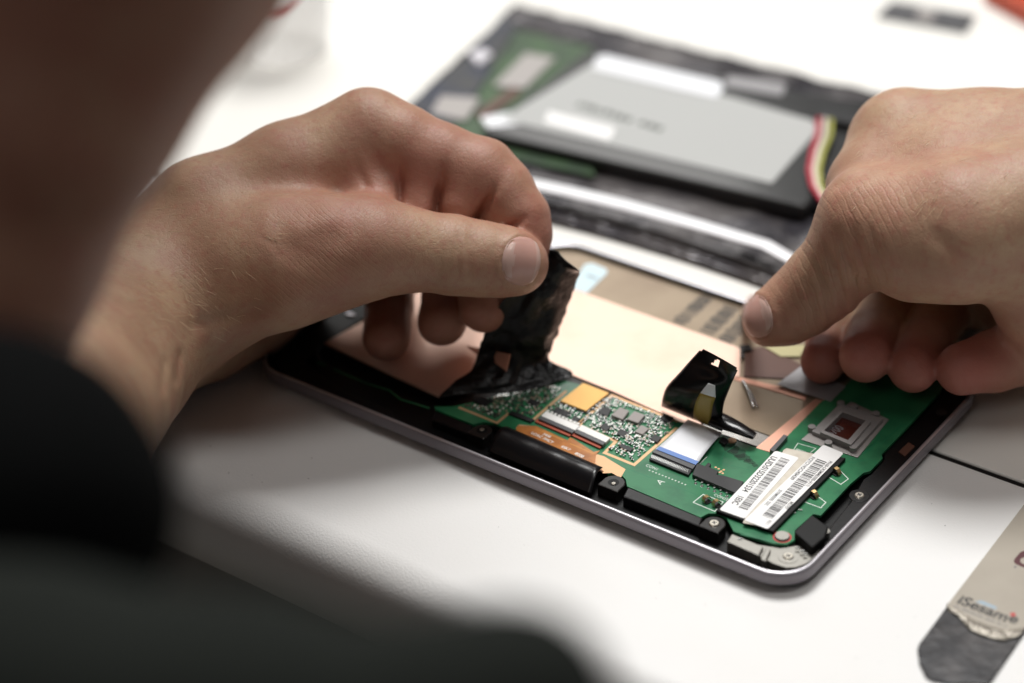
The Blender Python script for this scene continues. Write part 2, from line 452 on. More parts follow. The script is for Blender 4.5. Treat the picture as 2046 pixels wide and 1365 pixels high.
mb = MB(); x, y, _ = P(1717, 991, -2.1); mb.prism(arc(x, y, 3.1, 0, 360, 24)[:-1], -2.5, -1.95); mb.build('screw_tab', MAT['black_plastic'], tablet, bevel=.2)
x, y, _ = P(1881, 824, -2.0); 
mb = MB(); mb.cyl((x, y), 1.6, -2.2, -1.95); mb.build('rivet', MAT['dark_edge'], tablet)
screw_at(963, 858, -.55)if False else None

# glossy black bars between the tabs
mb = MB(); mb.prism(P2([(1254, 972), (1405, 1034), (1398, 1052), (1244, 992)], -1.2), -4.8, -1.2); mb.build('clip_bar', MAT['black_gloss'], tablet, bevel=.5)
mb = MB(); mb.prism(P2([(870, 820), (945, 850), (938, 868), (862, 838)], -1.5), -4.8, -1.5); mb.build('clip_bar', MAT['black_gloss'], tablet, bevel=.5)
# black insulating hood over the flex connector: a humped shell
a0 = P(1012, 852, .2); a1 = P(1204, 934, .2); b0 = P(974, 899, -2.6); b1 = P(1180, 985, -2.6)
mb = MB(); rows = 14; cols = 26; vs = []
for i in range(cols + 1):
    s = i / cols
    A = a0 + (a1 - a0) * s; B = b0 + (b1 - b0) * s
    for j in range(rows + 1):
        t = j / rows
        p = A * (1 - t) + B * t
        p[2] = -1.0 + 2.2 * math.sin(math.pi * min(1, .16 + t * .9)) - 2.4 * t ** 3 + .10 * math.sin(s * 23 + t * 4) * math.sin(3.1 * t)
        vs.append(tuple(p))
fs = [[i * (rows + 1) + j, i * (rows + 1) + j + 1, (i + 1) * (rows + 1) + j + 1, (i + 1) * (rows + 1) + j] for i in range(cols) for j in range(rows)]
mb.add(vs, fs, 0, True)
mb.build('insulating_hood', MAT['black_gloss'], tablet, solid=.35)

# metal corner plate, jack housing, black buzzer block
mb = MB(); mb.prism(clampin(P2([(1500, 1085), (1560, 1095), (1620, 1085), (1640, 1098), (1632, 1112), (1612, 1126), (1592, 1133), (1570, 1134), (1545, 1126), (1505, 1105)], -1.9)), -4.8, -1.9)
mb.build('corner_plate', MAT['steel_satin'], tablet, bevel=.25)
x, y, _ = P(1575, 1112, -1.8)
mb = MB(); mb.cyl((x, y), 3.0, -1.9, -1.78, 36); mb.build('washer', MAT['steel_satin'], tablet)
screw_at(1575, 1112, -1.7, .6, sc=1.0)
mb = MB()
mb.prism(clampin(P2([(1462, 1066), (1526, 1092), (1516, 1110), (1452, 1082)], -.9)), -4.8, -.9)
mb.prism(clampin(P2([(1530, 1094), (1541, 1098), (1530, 1122), (1519, 1117)], -1.1)), -4.8, -1.1)
mb.build('jack_housing', MAT['steel_satin'], tablet, bevel=.35)
mb = MB(); mb.prism(P2([(1622, 1028), (1655, 1052), (1648, 1072), (1623, 1094), (1588, 1064), (1588, 1060)], 1.2), -3.5, 1.2)
mb.build('buzzer_block', MAT['black_matt'], tablet, bevel=.35)
x, y = clampin([P(1650, 1060, .2)[:2]], 3.6)[0]
mb = MB(); mb.cyl((x, y), 1.2, -2, .1); mb.build('contact_stud', MAT['steel_satin'], tablet)

# display back, copper foil, battery bay ------------------------------------
mb = MB(); mb.prism([(XN + 1.8, 60), (165, 60), (165, W_ - 1.9)] + arc(XN + 12.1, W_ - 12.1, 10.2, 90, 180), -4.5, -1.9)
panel = mb.build('display_back', MAT['gold_panel'], tablet)
mk = MB()
for (ua, va, ub, vb) in ((1422, 585, 1352, 648), (1462, 614, 1408, 668), (1500, 628, 1440, 690)):
    a = P(ua, va, -1.85); b = P(ub, vb, -1.85); d = (b - a)[:2]; Ln = np.linalg.norm(d); d /= Ln; nn = np.array([-d[1], d[0]]); t = 0
    while t < Ln - 1:
        w = rnd.choice([.5, .8, 1.1]); hw = 2.6 + rnd.uniform(-.5, .5)
        c = a[:2] + d * t
        mk.add([(*(c + nn * hw), -1.85), (*(c - nn * hw), -1.85), (*(c - nn * hw + d * w), -1.85), (*(c + nn * hw + d * w), -1.85)], [[0, 1, 2, 3]])
        t += w + rnd.choice([.4, .6, .9])
mk.build('printed_rows', MAT['dark_edge'], panel)
mb = MB(); mb.prism(P2([(1168, 529), (1182, 526), (1212, 538), (1213, 546), (1172, 586), (1140, 575)], -1.8), -1.89, -1.76)
a = P(1172, 552, -1.7)
for k_ in range(4): mb.box((a[0] + k_ * 1.2, a[1] + .7, -1.74), (.8, 1.3, .02), 0, 1)
mb.build('blue_sticker', [MAT['blue_sticker'], MAT['label_ink_pale']], panel)
# copper foil: right field and left field joined
cop = MB()
cop.prism([tuple(p) for p in P2([(648, 685), (877, 792), (1012, 712), (1140, 748), (1222, 781), (1338, 833), (1372, 850), (1400, 848), (1461, 753), (1478, 752), (1480, 697), (1470, 692), (1150, 579), (1000, 525), (960, 512)], -1.3)], -2.1, -1.3)
copper = cop.build('copper_foil', MAT['copper'], tablet, bevel=.08)
# dark recess between foil and board
mb = MB(); mb.prism(P2([(1085, 742), (1142, 752), (1222, 786), (1345, 840), (1338, 852), (1215, 799), (1085, 768)], -1.9), -3.2, -1.95); mb.build('recess_strip', MAT['dark_edge'], tablet)
mb = MB(); mb.prism(P2([(1400, 760), (1461, 753), (1611, 797), (1640, 803), (1516, 893), (1440, 866), (1372, 842)], -2.2), -3.2, -2.2)
mb.build('battery_bay_plate', MAT['steel'], tablet)
mb = MB(); mb.prism(P2([(1470, 751), (1556, 771), (1612, 792), (1609, 799), (1465, 757)], -1.6), -2.2, -1.7)
mb.prism(P2([(1629, 796), (1655, 800), (1538, 903), (1510, 895)], -1.6), -2.2, -1.6)
mb.build('copper_strip', MAT['copper_edge'], tablet)
mb = MB(); mb.prism(P2([(1489, 697), (1530, 693), (1615, 735), (1590, 758), (1486, 752)], -1.5), -2.0, -1.5); mb.build('brown_film', MAT['brown_film'], tablet)
mb = MB(); mb.prism(P2([(1520, 688), (1612, 690), (1598, 712), (1560, 712)], -1.2), -1.5, -1.2); mb.build('yellow_film', MAT['yellow_film'], tablet)
mb = MB(); g = [P(*q) for q in ((1552, 768, -.9), (1606, 728, -.3), (1690, 772, -.6), (1660, 803, -1.0))]
mb.add([tuple(p) for p in g], [[0, 1, 2, 3]]); mb.build('clear_tape', MAT['grey_film'], tablet, solid=.1)
mb = MB(); mb.prism(P2([(1478, 690), (1498, 688), (1504, 700), (1484, 702), (1488, 712), (1480, 716)], -.9), -1.3, -.9); mb.build('black_scrap', MAT['tape_black'], tablet)
mb = MB(); mb.tube([P(1484, 762, -1.2), P(1492, 775, -.8), P(1500, 796, -.9), P(1506, 815, -1.6)], .55, 8); mb.tube([P(1496, 778, -1.3), P(1508, 800, -1.2), P(1514, 814, -1.7)], .4, 8)
mb.build('silver_tubes', MAT['solder'], tablet)  # two short bent silver tubes on the plate

# circuit board --------------------------------------------------------------
ZB = -1.0
pcb_px = [(868, 812), (905, 812), (960, 800), (1080, 764), (1120, 758), (1165, 770), (1222, 790), (1345, 840), (1372, 845), (1441, 866), (1448, 871), (1536, 904), (1560, 888), (1575, 869),
          (1640, 803), (1672, 786), (1700, 760), (1740, 745), (1890, 760), (1878, 784), (1825, 841), (1761, 908), (1764, 915), (1739, 941), (1725, 945), (1699, 967), (1640, 1030), (1625, 1027), (1588, 1060),
          (1590, 1078), (1572, 1088), (1545, 1086), (1466, 1062), (1452, 1036), (1438, 1026), (1415, 1026), (1400, 1034), (1253, 972), (1250, 958), (1236, 944), (1214, 946), (1204, 936), (1010, 856), (990, 846), (965, 843), (945, 848), (870, 818)]
mb = MB(); mb.prism(P2(pcb_px, ZB), ZB - 1.0, ZB)
board = mb.build('circuit_board', MAT['pcb'], tablet, bevel=.08)
Z1 = ZB + .02
tr = MB()
def pl(mb, pts, w, z=Z1, mi=0): mb.line(P2(pts, ZB), w, z, mi)
pl(tr, [(919, 815), (993, 845), (1015, 827), (1064, 840), (1130, 783)], 1.0)
pl(tr, [(1157, 846), (1223, 790), (1352, 842)], 1.0)
pl(tr, [(1171, 836), (1157, 849), (1231, 882), (1208, 905), (1267, 929), (1351, 856)], 1.05)
tr.sheet(P2([(1187, 906), (1207, 912), (1250, 938), (1240, 955), (1222, 945), (1205, 946), (1186, 925)], ZB), Z1 + .004)
tr.sheet(P2([(1037, 848), (1066, 852), (1080, 862), (1030, 856)], ZB), Z1 + .003)
tr.build('ground_track', MAT['tan'], board)
# silkscreen
sk = MB()
def loop(pts, w=.28): pl(sk, pts + [pts[0]], w, Z1)
loop([(1385, 1004), (1405, 988), (1445, 1003), (1428, 1022)])
loop([(1650, 950), (1672, 934), (1695, 957), (1680, 968)])
loop([(1608, 1003), (1625, 985), (1650, 1004), (1640, 1015)])
pl(sk, [(1585, 900), (1594, 886), (1630, 896), (1620, 904)], .22)
pl(sk, [(1688, 916), (1552, 1058)], .22)
pl(sk, [(1390, 936), (1412, 913)], .3)
ex = (P(1400, 950, ZB) - P(1300, 911, ZB)); ex /= np.linalg.norm(ex); ey = np.array([-ex[1], ex[0], 0])
sk.text('CON1', P(1289, 931, Z1 + .01), ex, ey, 1.7, 0, .9)
sk.text('CON22', P(1425, 990, Z1 + .01), ex, ey, 1.6, 0, .9)
d2 = np.array([0, -1., 0]); d2y = np.array([1., 0, 0])
sk.text('A', P(1319, 969, Z1 + .01), np.array([.25, 1, 0]) / 1.03, np.array([-1, .25, 0]) / 1.03, 3.2)
for i in range(12): 
    c = P(1300 + i * 6.5, 938 + i * 2.6, ZB); sk.box((c[0], c[1] - .6, Z1 + .02), (.4, .5, .03))
for i in range(12):
    c = P(1592 + i * 2.7, 898 + i * .95, ZB); sk.box((c[0], c[1], Z1 + .02), (.22, .8, .03), 0)
sk.build('silkscreen', MAT['silk'], board)
# routed traces in slightly different green, a translucent dark patch
for pts in ([(1400, 955), (1440, 925), (1500, 940)], [(1440, 925), (1446, 905), (1470, 890)], [(1300, 952), (1390, 988)], [(1660, 905), (1700, 925), (1735, 918), (1750, 925)], [(1250, 935), (1300, 955)], [(1300, 850), (1312, 838), (1330, 845)], [(1700, 870), (1760, 888), (1800, 850)], [(1480, 1068), (1540, 1082), (1570, 1070)]):
    gt = MB(); pl(gt, pts, .3, Z1); gt.build('board_trace', MAT['pcb_trace'], board)
for i in range(7):
    gt = MB(); pl(gt, [(1700 + i * 4, 905 - i * 2), (1716 + i * 4, 912 - i * 2), (1740 + i * 3, 890 - i * 3)], .18, Z1); gt.build('board_trace', MAT['pcb_trace'], board)
ds = MB()
for (u, v, r) in ((1452, 888, 2.4), (1462, 896, 3.0), (1474, 905, 3.0), (1486, 914, 2.5), (1497, 922, 1.8), (1508, 930, 1.1)):
    x, y, _ = P(u, v, ZB); n = 18
    ds.sheet([(x + r * (1 + .25 * math.sin(3 * a + u)) * math.cos(a), y + r * .7 * (1 + .25 * math.cos(5 * a + v)) * math.sin(a)) for a in np.linspace(0, 2 * math.pi, n, endpoint=False)], Z1 + u * 1e-5 - .014)
mt = mat('dark_tint', (.004, .018, .010), .6, alpha=.42)
ds.build('dark_patch', mt, board)

# chips ---------------------------------------------------------------------
def chip(name, pts, h, material, bevel=.08, z0=ZB, parent=None, label=None):
    mb = MB(); mb.prism(P2(pts, z0 + h), z0, z0 + h)
    o = mb.build(name, MAT[material], parent or board, bevel=bevel)
    if label: o['label'] = label
    return o
chip('memory_chip', [(1119, 801), (1165, 765), (1217, 785), (1171, 821)], .9, 'goldchip', label='gold topped square chip')
mb = MB(); mb.prism(P2([(1119, 802), (1171, 822), (1217, 786), (1215, 792), (1172, 828), (1118, 807)], ZB), ZB + .01, ZB + .35); mb.build('chip_base', MAT['chip'], board)
chip('inductor', [(1221, 829), (1239, 813), (1257, 821), (1244, 838)], 1.2, 'inductor')
chip('inductor', [(1252, 837), (1268, 821), (1289, 829), (1275, 845)], 1.2, 'inductor')
chip('inductor', [(1268, 862), (1281, 849), (1297, 856), (1284, 868)], 1.0, 'inductor')
for pts in ([(1194, 824), (1205, 812), (1223, 817), (1214, 832)], [(1318, 836), (1327, 826), (1346, 834), (1337, 845)], [(1198, 853), (1206, 845), (1221, 852), (1212, 862)], [(1231, 866), (1240, 856), (1256, 863), (1247, 873)],
            [(1298, 876), (1307, 867), (1322, 874), (1313, 884)], [(1236, 892), (1242, 886), (1266, 895), (1260, 902)], [(1015, 826), (1022, 820), (1068, 838), (1060, 843)], [(1052, 803), (1060, 796), (1080, 803), (1072, 812)],
            [(1104, 822), (1114, 812), (1140, 824), (1130, 832)], [(945, 800), (960, 792), (985, 800), (970, 812)], [(1140, 838), (1148, 830), (1160, 836), (1152, 843)]):
    chip('logic_chip', pts, .7, 'chip')
for pts in ([(1436, 881), (1445, 873), (1456, 880), (1448, 888)],):
    chip('crystal', pts, .9, 'chip')
x, y, _ = P(1463, 881, ZB); MB().cyl((x, y), 1.3, ZB, ZB + .3).build('test_pad', MAT['tan'], board)
x, y, _ = P(1452, 884, ZB); MB().cyl((x, y), .8, ZB, ZB + .8, r1=.3).build('solder_blob', MAT['solder'], board)
# flex connectors
def strip(pts, h, material, name, bevel=.06, parent=None): return chip(name, pts, h, material, bevel, parent=parent)
for (A, B) in (((1083, 829), (1151, 858)), ((1155, 856), (1212, 882))):
    A = np.array(A); B = np.array(B); d = B - A
    def band(o0, o1, a=0., b=1.):
        s = np.array([-7.2, 6.9])
        return [tuple(A + d * a + s * o0), tuple(A + d * b + s * o0), tuple(A + d * b + s * o1), tuple(A + d * a + s * o1)]
    c1 = strip(band(-1.05, .25, .0, 1.), 1.2, 'white_plastic', 'flex_connector')
    mb = MB(); mb.prism(P2(band(.28, 1.05, -.0, 1.0), ZB + 1.35), ZB, ZB + 1.35); mb.build('latch', MAT['grey_plastic'], c1, bevel=.12)
    mb = MB(); mb.prism(P2(band(1.05, 1.95, -.01, 1.01), ZB + .6), ZB + .1, ZB + .6); mb.build('stiffener', MAT['redbrown'], c1, bevel=.05)
    mb = MB()
    for i in range(9 if d[0] > 60 else 0):
        c = A + d * (i + .5) / 9 + np.array([7.5, -7]) * 1.1; p = P(*c, ZB + .5); mb.box((p[0], p[1], ZB + .5), (.75, .9, .8))
    if mb.v: mb.build('contact_teeth', MAT['white_plastic'], c1)
fx = MB(); fx.prism(P2([(1034, 851), (1071, 851), (1134, 880), (1139, 874), (1146, 877), (1186, 903), (1199, 900), (1191, 908), (1189, 925), (1206, 942), (1190, 940), (1030, 862)], ZB + .25), ZB + .05, ZB + .25)
e1 = (P(1190, 940, 0) - P(1040, 868, 0)); e1 /= np.linalg.norm(e1); e1y = np.array([-e1[1], e1[0], 0])
for tx, u, v, s in (('3408', 1083, 868, 2.0), ('LOAC 7MCT', 1060, 866, 2.1), ('6SK7', 1120, 893, 2.1), ('8008', 1147, 907, 2.2)):
    fx.text(tx, P(u, v, ZB + .27), e1, e1y, s * .78, 1, .95, .012)
pl(fx, [(1072, 858), (1125, 881)], .35, ZB + .26, 2); pl(fx, [(1140, 888), (1186, 908)], .35, ZB + .26, 2)
fx.build('orange_flex', [MAT['flex'], MAT['white_plastic'], MAT['flexline']], tablet)
# ZIF connector and the white ribbon
con = strip([(1303, 903), (1311, 897), (1391, 928), (1384, 937)], 1.3, 'grey_plastic', 'ribbon_connector')
mb = MB(); mb.prism(P2([(1297, 917), (1303, 906), (1383, 938), (1376, 949)], ZB + .9), ZB, ZB + .9); mb.build('socket_body', MAT['chip'], con, bevel=.15)
mb = MB()
for i in range(25):
    t = (i + .8) / 26.5
    c = P(1300 + 79 * t, 911 + 32 * t, ZB + .95); mb.box((c[0], c[1], ZB + .95), (.26, 1.5, .12), .35)
mb.build('pins', MAT['solder'], con)
def sheetgrid(rows_pts, name, mats, parent, solid=.12, subd=2, label=None, smooth=True):
    """rows of 3D points -> surface"""
    n = len(rows_pts[0]); mb = MB()
    mb.add([tuple(p) for r in rows_pts for p in r], [[i * n + j, i * n + j + 1, (i + 1) * n + j + 1, (i + 1) * n + j] for i in range(len(rows_pts) - 1) for j in range(n - 1)], 0, smooth)
    o = mb.build(name, mats, parent, solid=0, label=label)
    if subd: md = o.modifiers.new('sub', 'SUBSURF'); md.levels = md.render_levels = subd; md.boundary_smooth = 'PRESERVE_CORNERS'
    if solid: md = o.modifiers.new('solid', 'SOLIDIFY'); md.thickness = solid * SC; md.offset = 0
    return o
zr = ZB + 1.0
rb = sheetgrid([[P(1309, 898, zr), P(1350, 914, zr), P(1391, 930, zr)], [P(1316, 893, zr + .3), P(1356, 908, zr + .3), P(1396, 923, zr + .3)],
                [P(1340, 872, zr + .9), P(1375, 886, zr + 1.2), P(1413, 899, zr + .9)], [P(1362, 851, zr + .8), P(1398, 864, zr + .8), P(1431, 878, zr + .8)], [P(1374, 838, zr), P(1409, 851, zr), P(1443, 865, zr)]],
               'ribbon_cable', MAT['ribbon'], tablet, .15)
mb = MB(); zz = zr + .45
mb.add([tuple(P(*q)) for q in ((1311, 898, zz), (1390, 929, zz), (1396, 922, zz + .25), (1318, 892, zz + .25))], [[0, 1, 2, 3]]); mb.build('blue_end_strip', MAT['ribbon_blue'], rb, solid=.1)

# card connector (black, comb of legs)
mb = MB(); mb.prism(P2([(1393, 925), (1408, 931), (1415, 924), (1421, 927), (1417, 933), (1436, 941), (1432, 948), (1446, 950), (1486, 962), (1472, 986), (1440, 972), (1383, 948)], ZB + 1.3), ZB + .2, ZB + 1.3)
cc = mb.build('card_connector', MAT['chip'], board, bevel=.12)
mb = MB()
for i in range(6):
    c = P(1393 + i * 12.6, 957 + i * 5.0, ZB + .3); mb.box((c[0], c[1], ZB + .3), (.55, 2.3, .25), -.1)
    c2 = P(1390 + i * 12.6, 966 + i * 5.2, ZB); mb.cyl((c2[0], c2[1]), .55, ZB, ZB + .35, 10, r1=.2)
mb.build('connector_legs', MAT['solder'], cc)
mb = MB()
for k, (u, v) in enumerate(((1430, 934), (1436, 937), (1441, 942), (1446, 939), (1438, 944), (1444, 946))):
    c = P(u, v, ZB); mb.cyl((c[0], c[1]), .4, Z1, Z1 + .03, 10)
mb.build('via_pads', MAT['tan'], board)
strip([(1538, 898), (1566, 868), (1574, 871), (1546, 903)], 1.6, 'grey_plastic', 'edge_connector')
# gold spring contacts
def spring():
    mb = MB()
    mb.box((0, 0, .15), (1.5, 2.2, .3), 0, 1)
    prof = [(-1.0, .3), (-1.1, 1.3), (-.6, 1.75), (.3, 1.65), (.9, 1.1), (1.15, .4)]
    vs = [(x, y, z) for y in (-.55, .55) for x, z in prof]; n = len(prof)
    mb.add(vs, [[i, i + 1, i + 1 + n, i + n] for i in range(n - 1)], 0)
    return mb
sp = spring().build('spring_contact', [MAT['gold'], MAT['chip']], board, offset=(0, 0, 0), solid=.15)
for i, (u, v, a) in enumerate(((1672, 947, -.3), (1627, 993, -.3), (1412, 1002, 1.2), (1432, 1010, 1.2))):
    x, y, _ = P(u, v, ZB)
    if i == 0: place(sp, board, x, y, ZB, a, (1.15,) * 3)
    else: copy_at(sp, board, x, y, ZB, a, (1.15,) * 3)
# vibration motor pad / round white component
x, y, _ = P(1563, 1070, ZB + .6)
mb = MB(); mb.cyl((x, y), 2.3, ZB, ZB + .7, 30, 0, 2.0); mb.cyl((x, y), 2.7, ZB, ZB + .06, 30, 1)
mb.build('round_microphone', [MAT['steel_satin'], MAT['red']], board)
# grey socket with a window, on its plate
chip('module_plate', [(1601, 878), (1620, 862), (1700, 802), (1776, 838), (1714, 914)], .35, 'module_plate')
mod = MB()
O = P2([(1622, 862), (1679, 806), (1764, 838), (1711, 896)], ZB + 1.6); I = P2([(1646, 866), (1683, 829), (1729, 846), (1694, 885)], ZB + 1.6)
I2 = P2([(1638, 864), (1681, 820), (1741, 843), (1700, 890)], ZB + 2.4)
zt = ZB + 1.7
def quadring(mb, A, B, za, zb, mi=0):
    n = 4
    mb.add([(x, y, za) for x, y in A] + [(x, y, zb) for x, y in B], [[i, (i + 1) % n, (i + 1) % n + n, i + n] for i in range(n)], mi)
quadring(mod, O, O, ZB + .3, zt); quadring(mod, O, I2, zt, zt + .02); quadring(mod, I2, I2, zt + .02, zt + .9)
quadring(mod, I2, I, zt + .9, zt + .95); quadring(mod, I, I, zt + .95, ZB + .5)
module = mod.build('camera_socket', MAT['module_grey'], board, bevel=.25)
for (u, v) in ((1622, 853), (1750, 826), (1705, 893), (1680, 805), (1655, 884), (1706, 812)):
    x, y, _ = P(u, v, ZB + 1.8); MB().cyl((x, y), 1.2, ZB + .3, ZB + 2.0, 20).cyl((x, y), .55, ZB + 2.0, ZB + 2.04, 14).build('mounting_post', MAT['module_grey'], module, bevel=.15)
wn = MB(); wn.sheet(P2([(1640, 868), (1682, 822), (1735, 846), (1695, 892)], ZB + .5), ZB + .62)
ang = P(1700, 845, 0) - P(1660, 872, 0)
wn.text('0700', P(1664, 872, ZB + .66), np.array([.16, .98, 0]), np.array([-.98, .16, 0]), 4.6, 1, .62, .012)
wn.build('socket_window', [MAT['module_window'], MAT['label_ink_pale']], module)
# barcode stickers on the shield can
can = MB(); can.prism(P2([(1569, 896), (1690, 915), (1545, 1062), (1430, 1020)], ZB + 1.2), ZB, ZB + 1.25)
can.build('shield_can', MAT['black_matt'], board, bevel=.2)
ZL = ZB + 1.28
def rounded(pts, r=.9, z=ZL, n=5):
    pts = [np.array(p) for p in P2(pts, z)]; out = []
    for i, p in enumerate(pts):
        a = pts[i - 1] - p; b = pts[(i + 1) % len(pts)] - p; a /= np.linalg.norm(a); b /= np.linalg.norm(b)
        for t in np.linspace(0, 1, n):
            q = p + a * r * (1 - t) ** 2 + b * r * t ** 2; out.append(tuple(q))
    return out
mb = MB(); mb.prism(P2([(1566, 899), (1572, 896), (1640, 910), (1520, 1052), (1484, 1045)], ZL), ZL, ZL + .08); mb.build('old_tape', MAT['old_tape'], board)
def barcode(mb, o3, xd, yd, length, height, seed, mi=1):
    r = random.Random(seed); t = 0
    while t < length:
        w = r.choice([.16, .16, .3, .45]); a = o3 + xd * t; b = a + xd * min(w, length - t)
        mb.add([tuple(a), tuple(b), tuple(b + yd * height), tuple(a + yd * height)], [[0, 1, 2, 3]], mi)
        t += w + r.choice([.15, .15, .28, .4])
# sticker 1
z = ZL + .10
mb = MB(); mb.prism(rounded([(1549, 901), (1597, 915), (1488, 1037), (1437, 1019)], z=z), z, z + .1)
z += .115
a = P(1543, 911, z); b = P(1459, 1009, z); xd = (b - a); Ln = np.linalg.norm(xd); xd /= Ln; yd = np.array([-xd[1], xd[0], 0])
mb.text('UUID:015D32201534', a - yd * 0.1, xd, yd, 2.75, 1, Ln * .77 / (17 * 2.75 * .56), .02)
mb.text('1E0C', a + xd * Ln * .80, xd, yd, 2.75, 1, .78, .02)
barcode(mb, a + yd * 2.6 - xd * .6, xd, yd, Ln + .6, 2.9, 5)
mb.build('barcode_sticker', [MAT['label_white'], MAT['label_ink']], board, label='white barcode sticker with UUID line, the left one of two')
# sticker 2
z = ZL + .22
mb = MB(); mb.prism(rounded([(1645, 889), (1686, 906), (1534, 1058), (1487, 1040)], z=z), z, z + .1)
z += .115
a = P(1628, 914, z); b = P(1519, 1026, z); xd = (b - a); Ln = np.linalg.norm(xd); xd /= Ln; yd = np.array([-xd[1], xd[0], 0])
barcode(mb, a + yd * .9 + xd * .2, xd, yd, Ln * 1.02, 3.3, 11)
mb.text('P/QTC719OC24S84289', a - yd * 1.0, xd, yd, 1.7, 2, .80, .012)
mb.text('SIYFIM90090  DSC', a - yd * 1.1 + xd * Ln * .60, xd, yd, 1.6, 2, .72, .012)
mb.text('PN:60-OK0MMB3000-(A11)', a + yd * 4.5 - xd * .9, xd, yd, 1.6, 2, .80, .012)
mb.text('ME370T', a + yd * 4.6 + xd * Ln * .70, xd, yd, 1.6, 2, .75, .012)
mb.text('N11', a + yd * 3.6 + xd * Ln * 1.04, xd, yd, 1.6, 2, .8, .01)
mb.build('barcode_sticker', [MAT['label_white'], MAT['label_ink'], MAT['label_ink']], board, label='white barcode sticker with part numbers, the right one of two')

# small surface mounted parts
def inside(p, poly):
    x, y = p; c = False; n = len(poly)
    for i in range(n):
        x0, y0 = poly[i]; x1, y1 = poly[(i + 1) % n]
        if (y0 > y) != (y1 > y) and x < (x1 - x0) * (y - y0) / (y1 - y0) + x0: c = not c
    return c
regions = [[(930, 812), (1000, 790), (1085, 766), (1122, 780), (1062, 834), (1016, 820), (994, 838)],
           [(1150, 838), (1180, 808), (1222, 795), (1346, 844), (1345, 856), (1266, 922), (1216, 902), (1236, 882), (1165, 848)],
           [(1095, 815), (1125, 805), (1165, 826), (1150, 850), (1100, 830)]]
keep = [[(1219, 830), (1239, 811), (1291, 828), (1275, 848)], [(1266, 862), (1281, 847), (1299, 856), (1284, 870)], [(1117, 801), (1165, 765), (1219, 786), (1171, 828)]]
def smd_mesh(kind):
    mb = MB()
    mb.box((0, 0, .28), (.62, .55, .5), 0, 0)
    for sx in (-1, 1): mb.box((sx * .43, 0, .27), (.26, .6, .54), 0, 1)
    return mb
protos = []
for k, (nm, body) in enumerate((('capacitor', 'cap_tan'), ('capacitor', 'cap_white'), ('resistor', 'chip'))):
    protos.append([nm, body, None])
spots = []
tries = 0
while len(spots) < 430 and tries < 40000:
    tries += 1
    rg = regions[rnd.choices([0, 1, 2], [.34, .56, .10])[0]]
    u = rnd.uniform(min(p[0] for p in rg), max(p[0] for p in rg)); v = rnd.uniform(min(p[1] for p in rg), max(p[1] for p in rg))
    if not inside((u, v), rg) or any(inside((u, v), k) for k in keep): continue
    x, y, _ = P(u, v, ZB)
    if any((x - a) ** 2 + (y - b) ** 2 < .93 ** 2 for a, b, *_ in spots): continue
    spots.append((x, y, u, v))
spots.sort(key=lambda s: -s[3])
rest = MB(); counts = {0: 0, 1: 0, 2: 0}
for i, (x, y, u, v) in enumerate(spots):
    k = rnd.choices([0, 1, 2], [.3, .3, .4])[0]; a = rnd.choice([0, math.pi / 2]) ; s = rnd.uniform(.75, 1.25)
    lim = {0: 45, 1: 45, 2: 90}[k]
    if counts[k] < lim:
        counts[k] += 1
        nm, body, src = protos[k]
        if src is None:
            src = smd_mesh(k).build(nm, [MAT[body], MAT['solder']], board, offset=(0, 0, 0)); protos[k][2] = src; place(src, board, x, y, ZB, a, (s,) * 3)
        else: copy_at(src, board, x, y, ZB, a, (s,) * 3)
    else:
        t = rnd.choice([0, 1, 2]); rest.box((x, y, ZB + .28), (.62, .55, .5), a, t)
        for sx in (-1, 1): rest.box((x + sx * .43 * math.cos(a), y + sx * .43 * math.sin(a), ZB + .27), (.26, .6, .54), a, 3)
so = rest.build('solder_joints', [MAT['cap_tan'], MAT['cap_white'], MAT['chip'], MAT['solder']], board); so['kind'] = 'stuff'
mb = MB()
for (u, v) in ((1583, 1013), (1590, 1004), (1598, 1020), (1585, 1026), (1478, 1078), (1592, 1096), (1602, 1102), (1608, 1108), (1660, 1090)):
    x, y, _ = P(u, v, ZB); mb.box((x, y, ZB + .15), (1.0, .5, .4), .6); mb.box((x + .5, y + .3, ZB + .16), (.3, .5, .45), .6)
mb.build('solder_pads', MAT['solder'], board)

# black folded flap with the mustard window (graphite film flex)
def smudged_print(mb, o3, xd, yd, length, height, mi, seed=1, gap=.25):
    """a line of print too small or blurred to read: uneven short strokes"""
    r = random.Random(seed); t = 0; o3 = np.array(o3, float); xd = np.array(xd, float); yd = np.array(yd, float)
    while t < length:
        w = height * r.uniform(.35, .7); h0 = height * r.uniform(0, .2); h1 = height * r.uniform(.7, 1)
        a = o3 + xd * t
        mb.add([tuple(a + yd * h0), tuple(a + xd * w + yd * h0), tuple(a + xd * w + yd * h1), tuple(a + yd * h1)], [[0, 1, 2, 3]], mi)
        t += w + height * (gap if r.random() > .15 else .9)
def lerp(a, b, t): return a + (b - a) * t
rows_px = [((1322, 812, 1.0), (1385, 838, 1.2), (1443, 862, 1.2)),
           ((1324, 797, 5.5), (1386, 820, 6.5), (1443, 838, 5.5)),
           ((1333, 773, 11), (1394, 794, 13), (1446, 808, 11)),
           ((1358, 745, 17), (1414, 765, 19), (1456, 780, 17)),
           ((1380, 720, 22), (1432, 741, 23), (1466, 757, 22)),
           ((1402, 696, 27), (1440, 716, 27.5), (1475, 737, 27))]
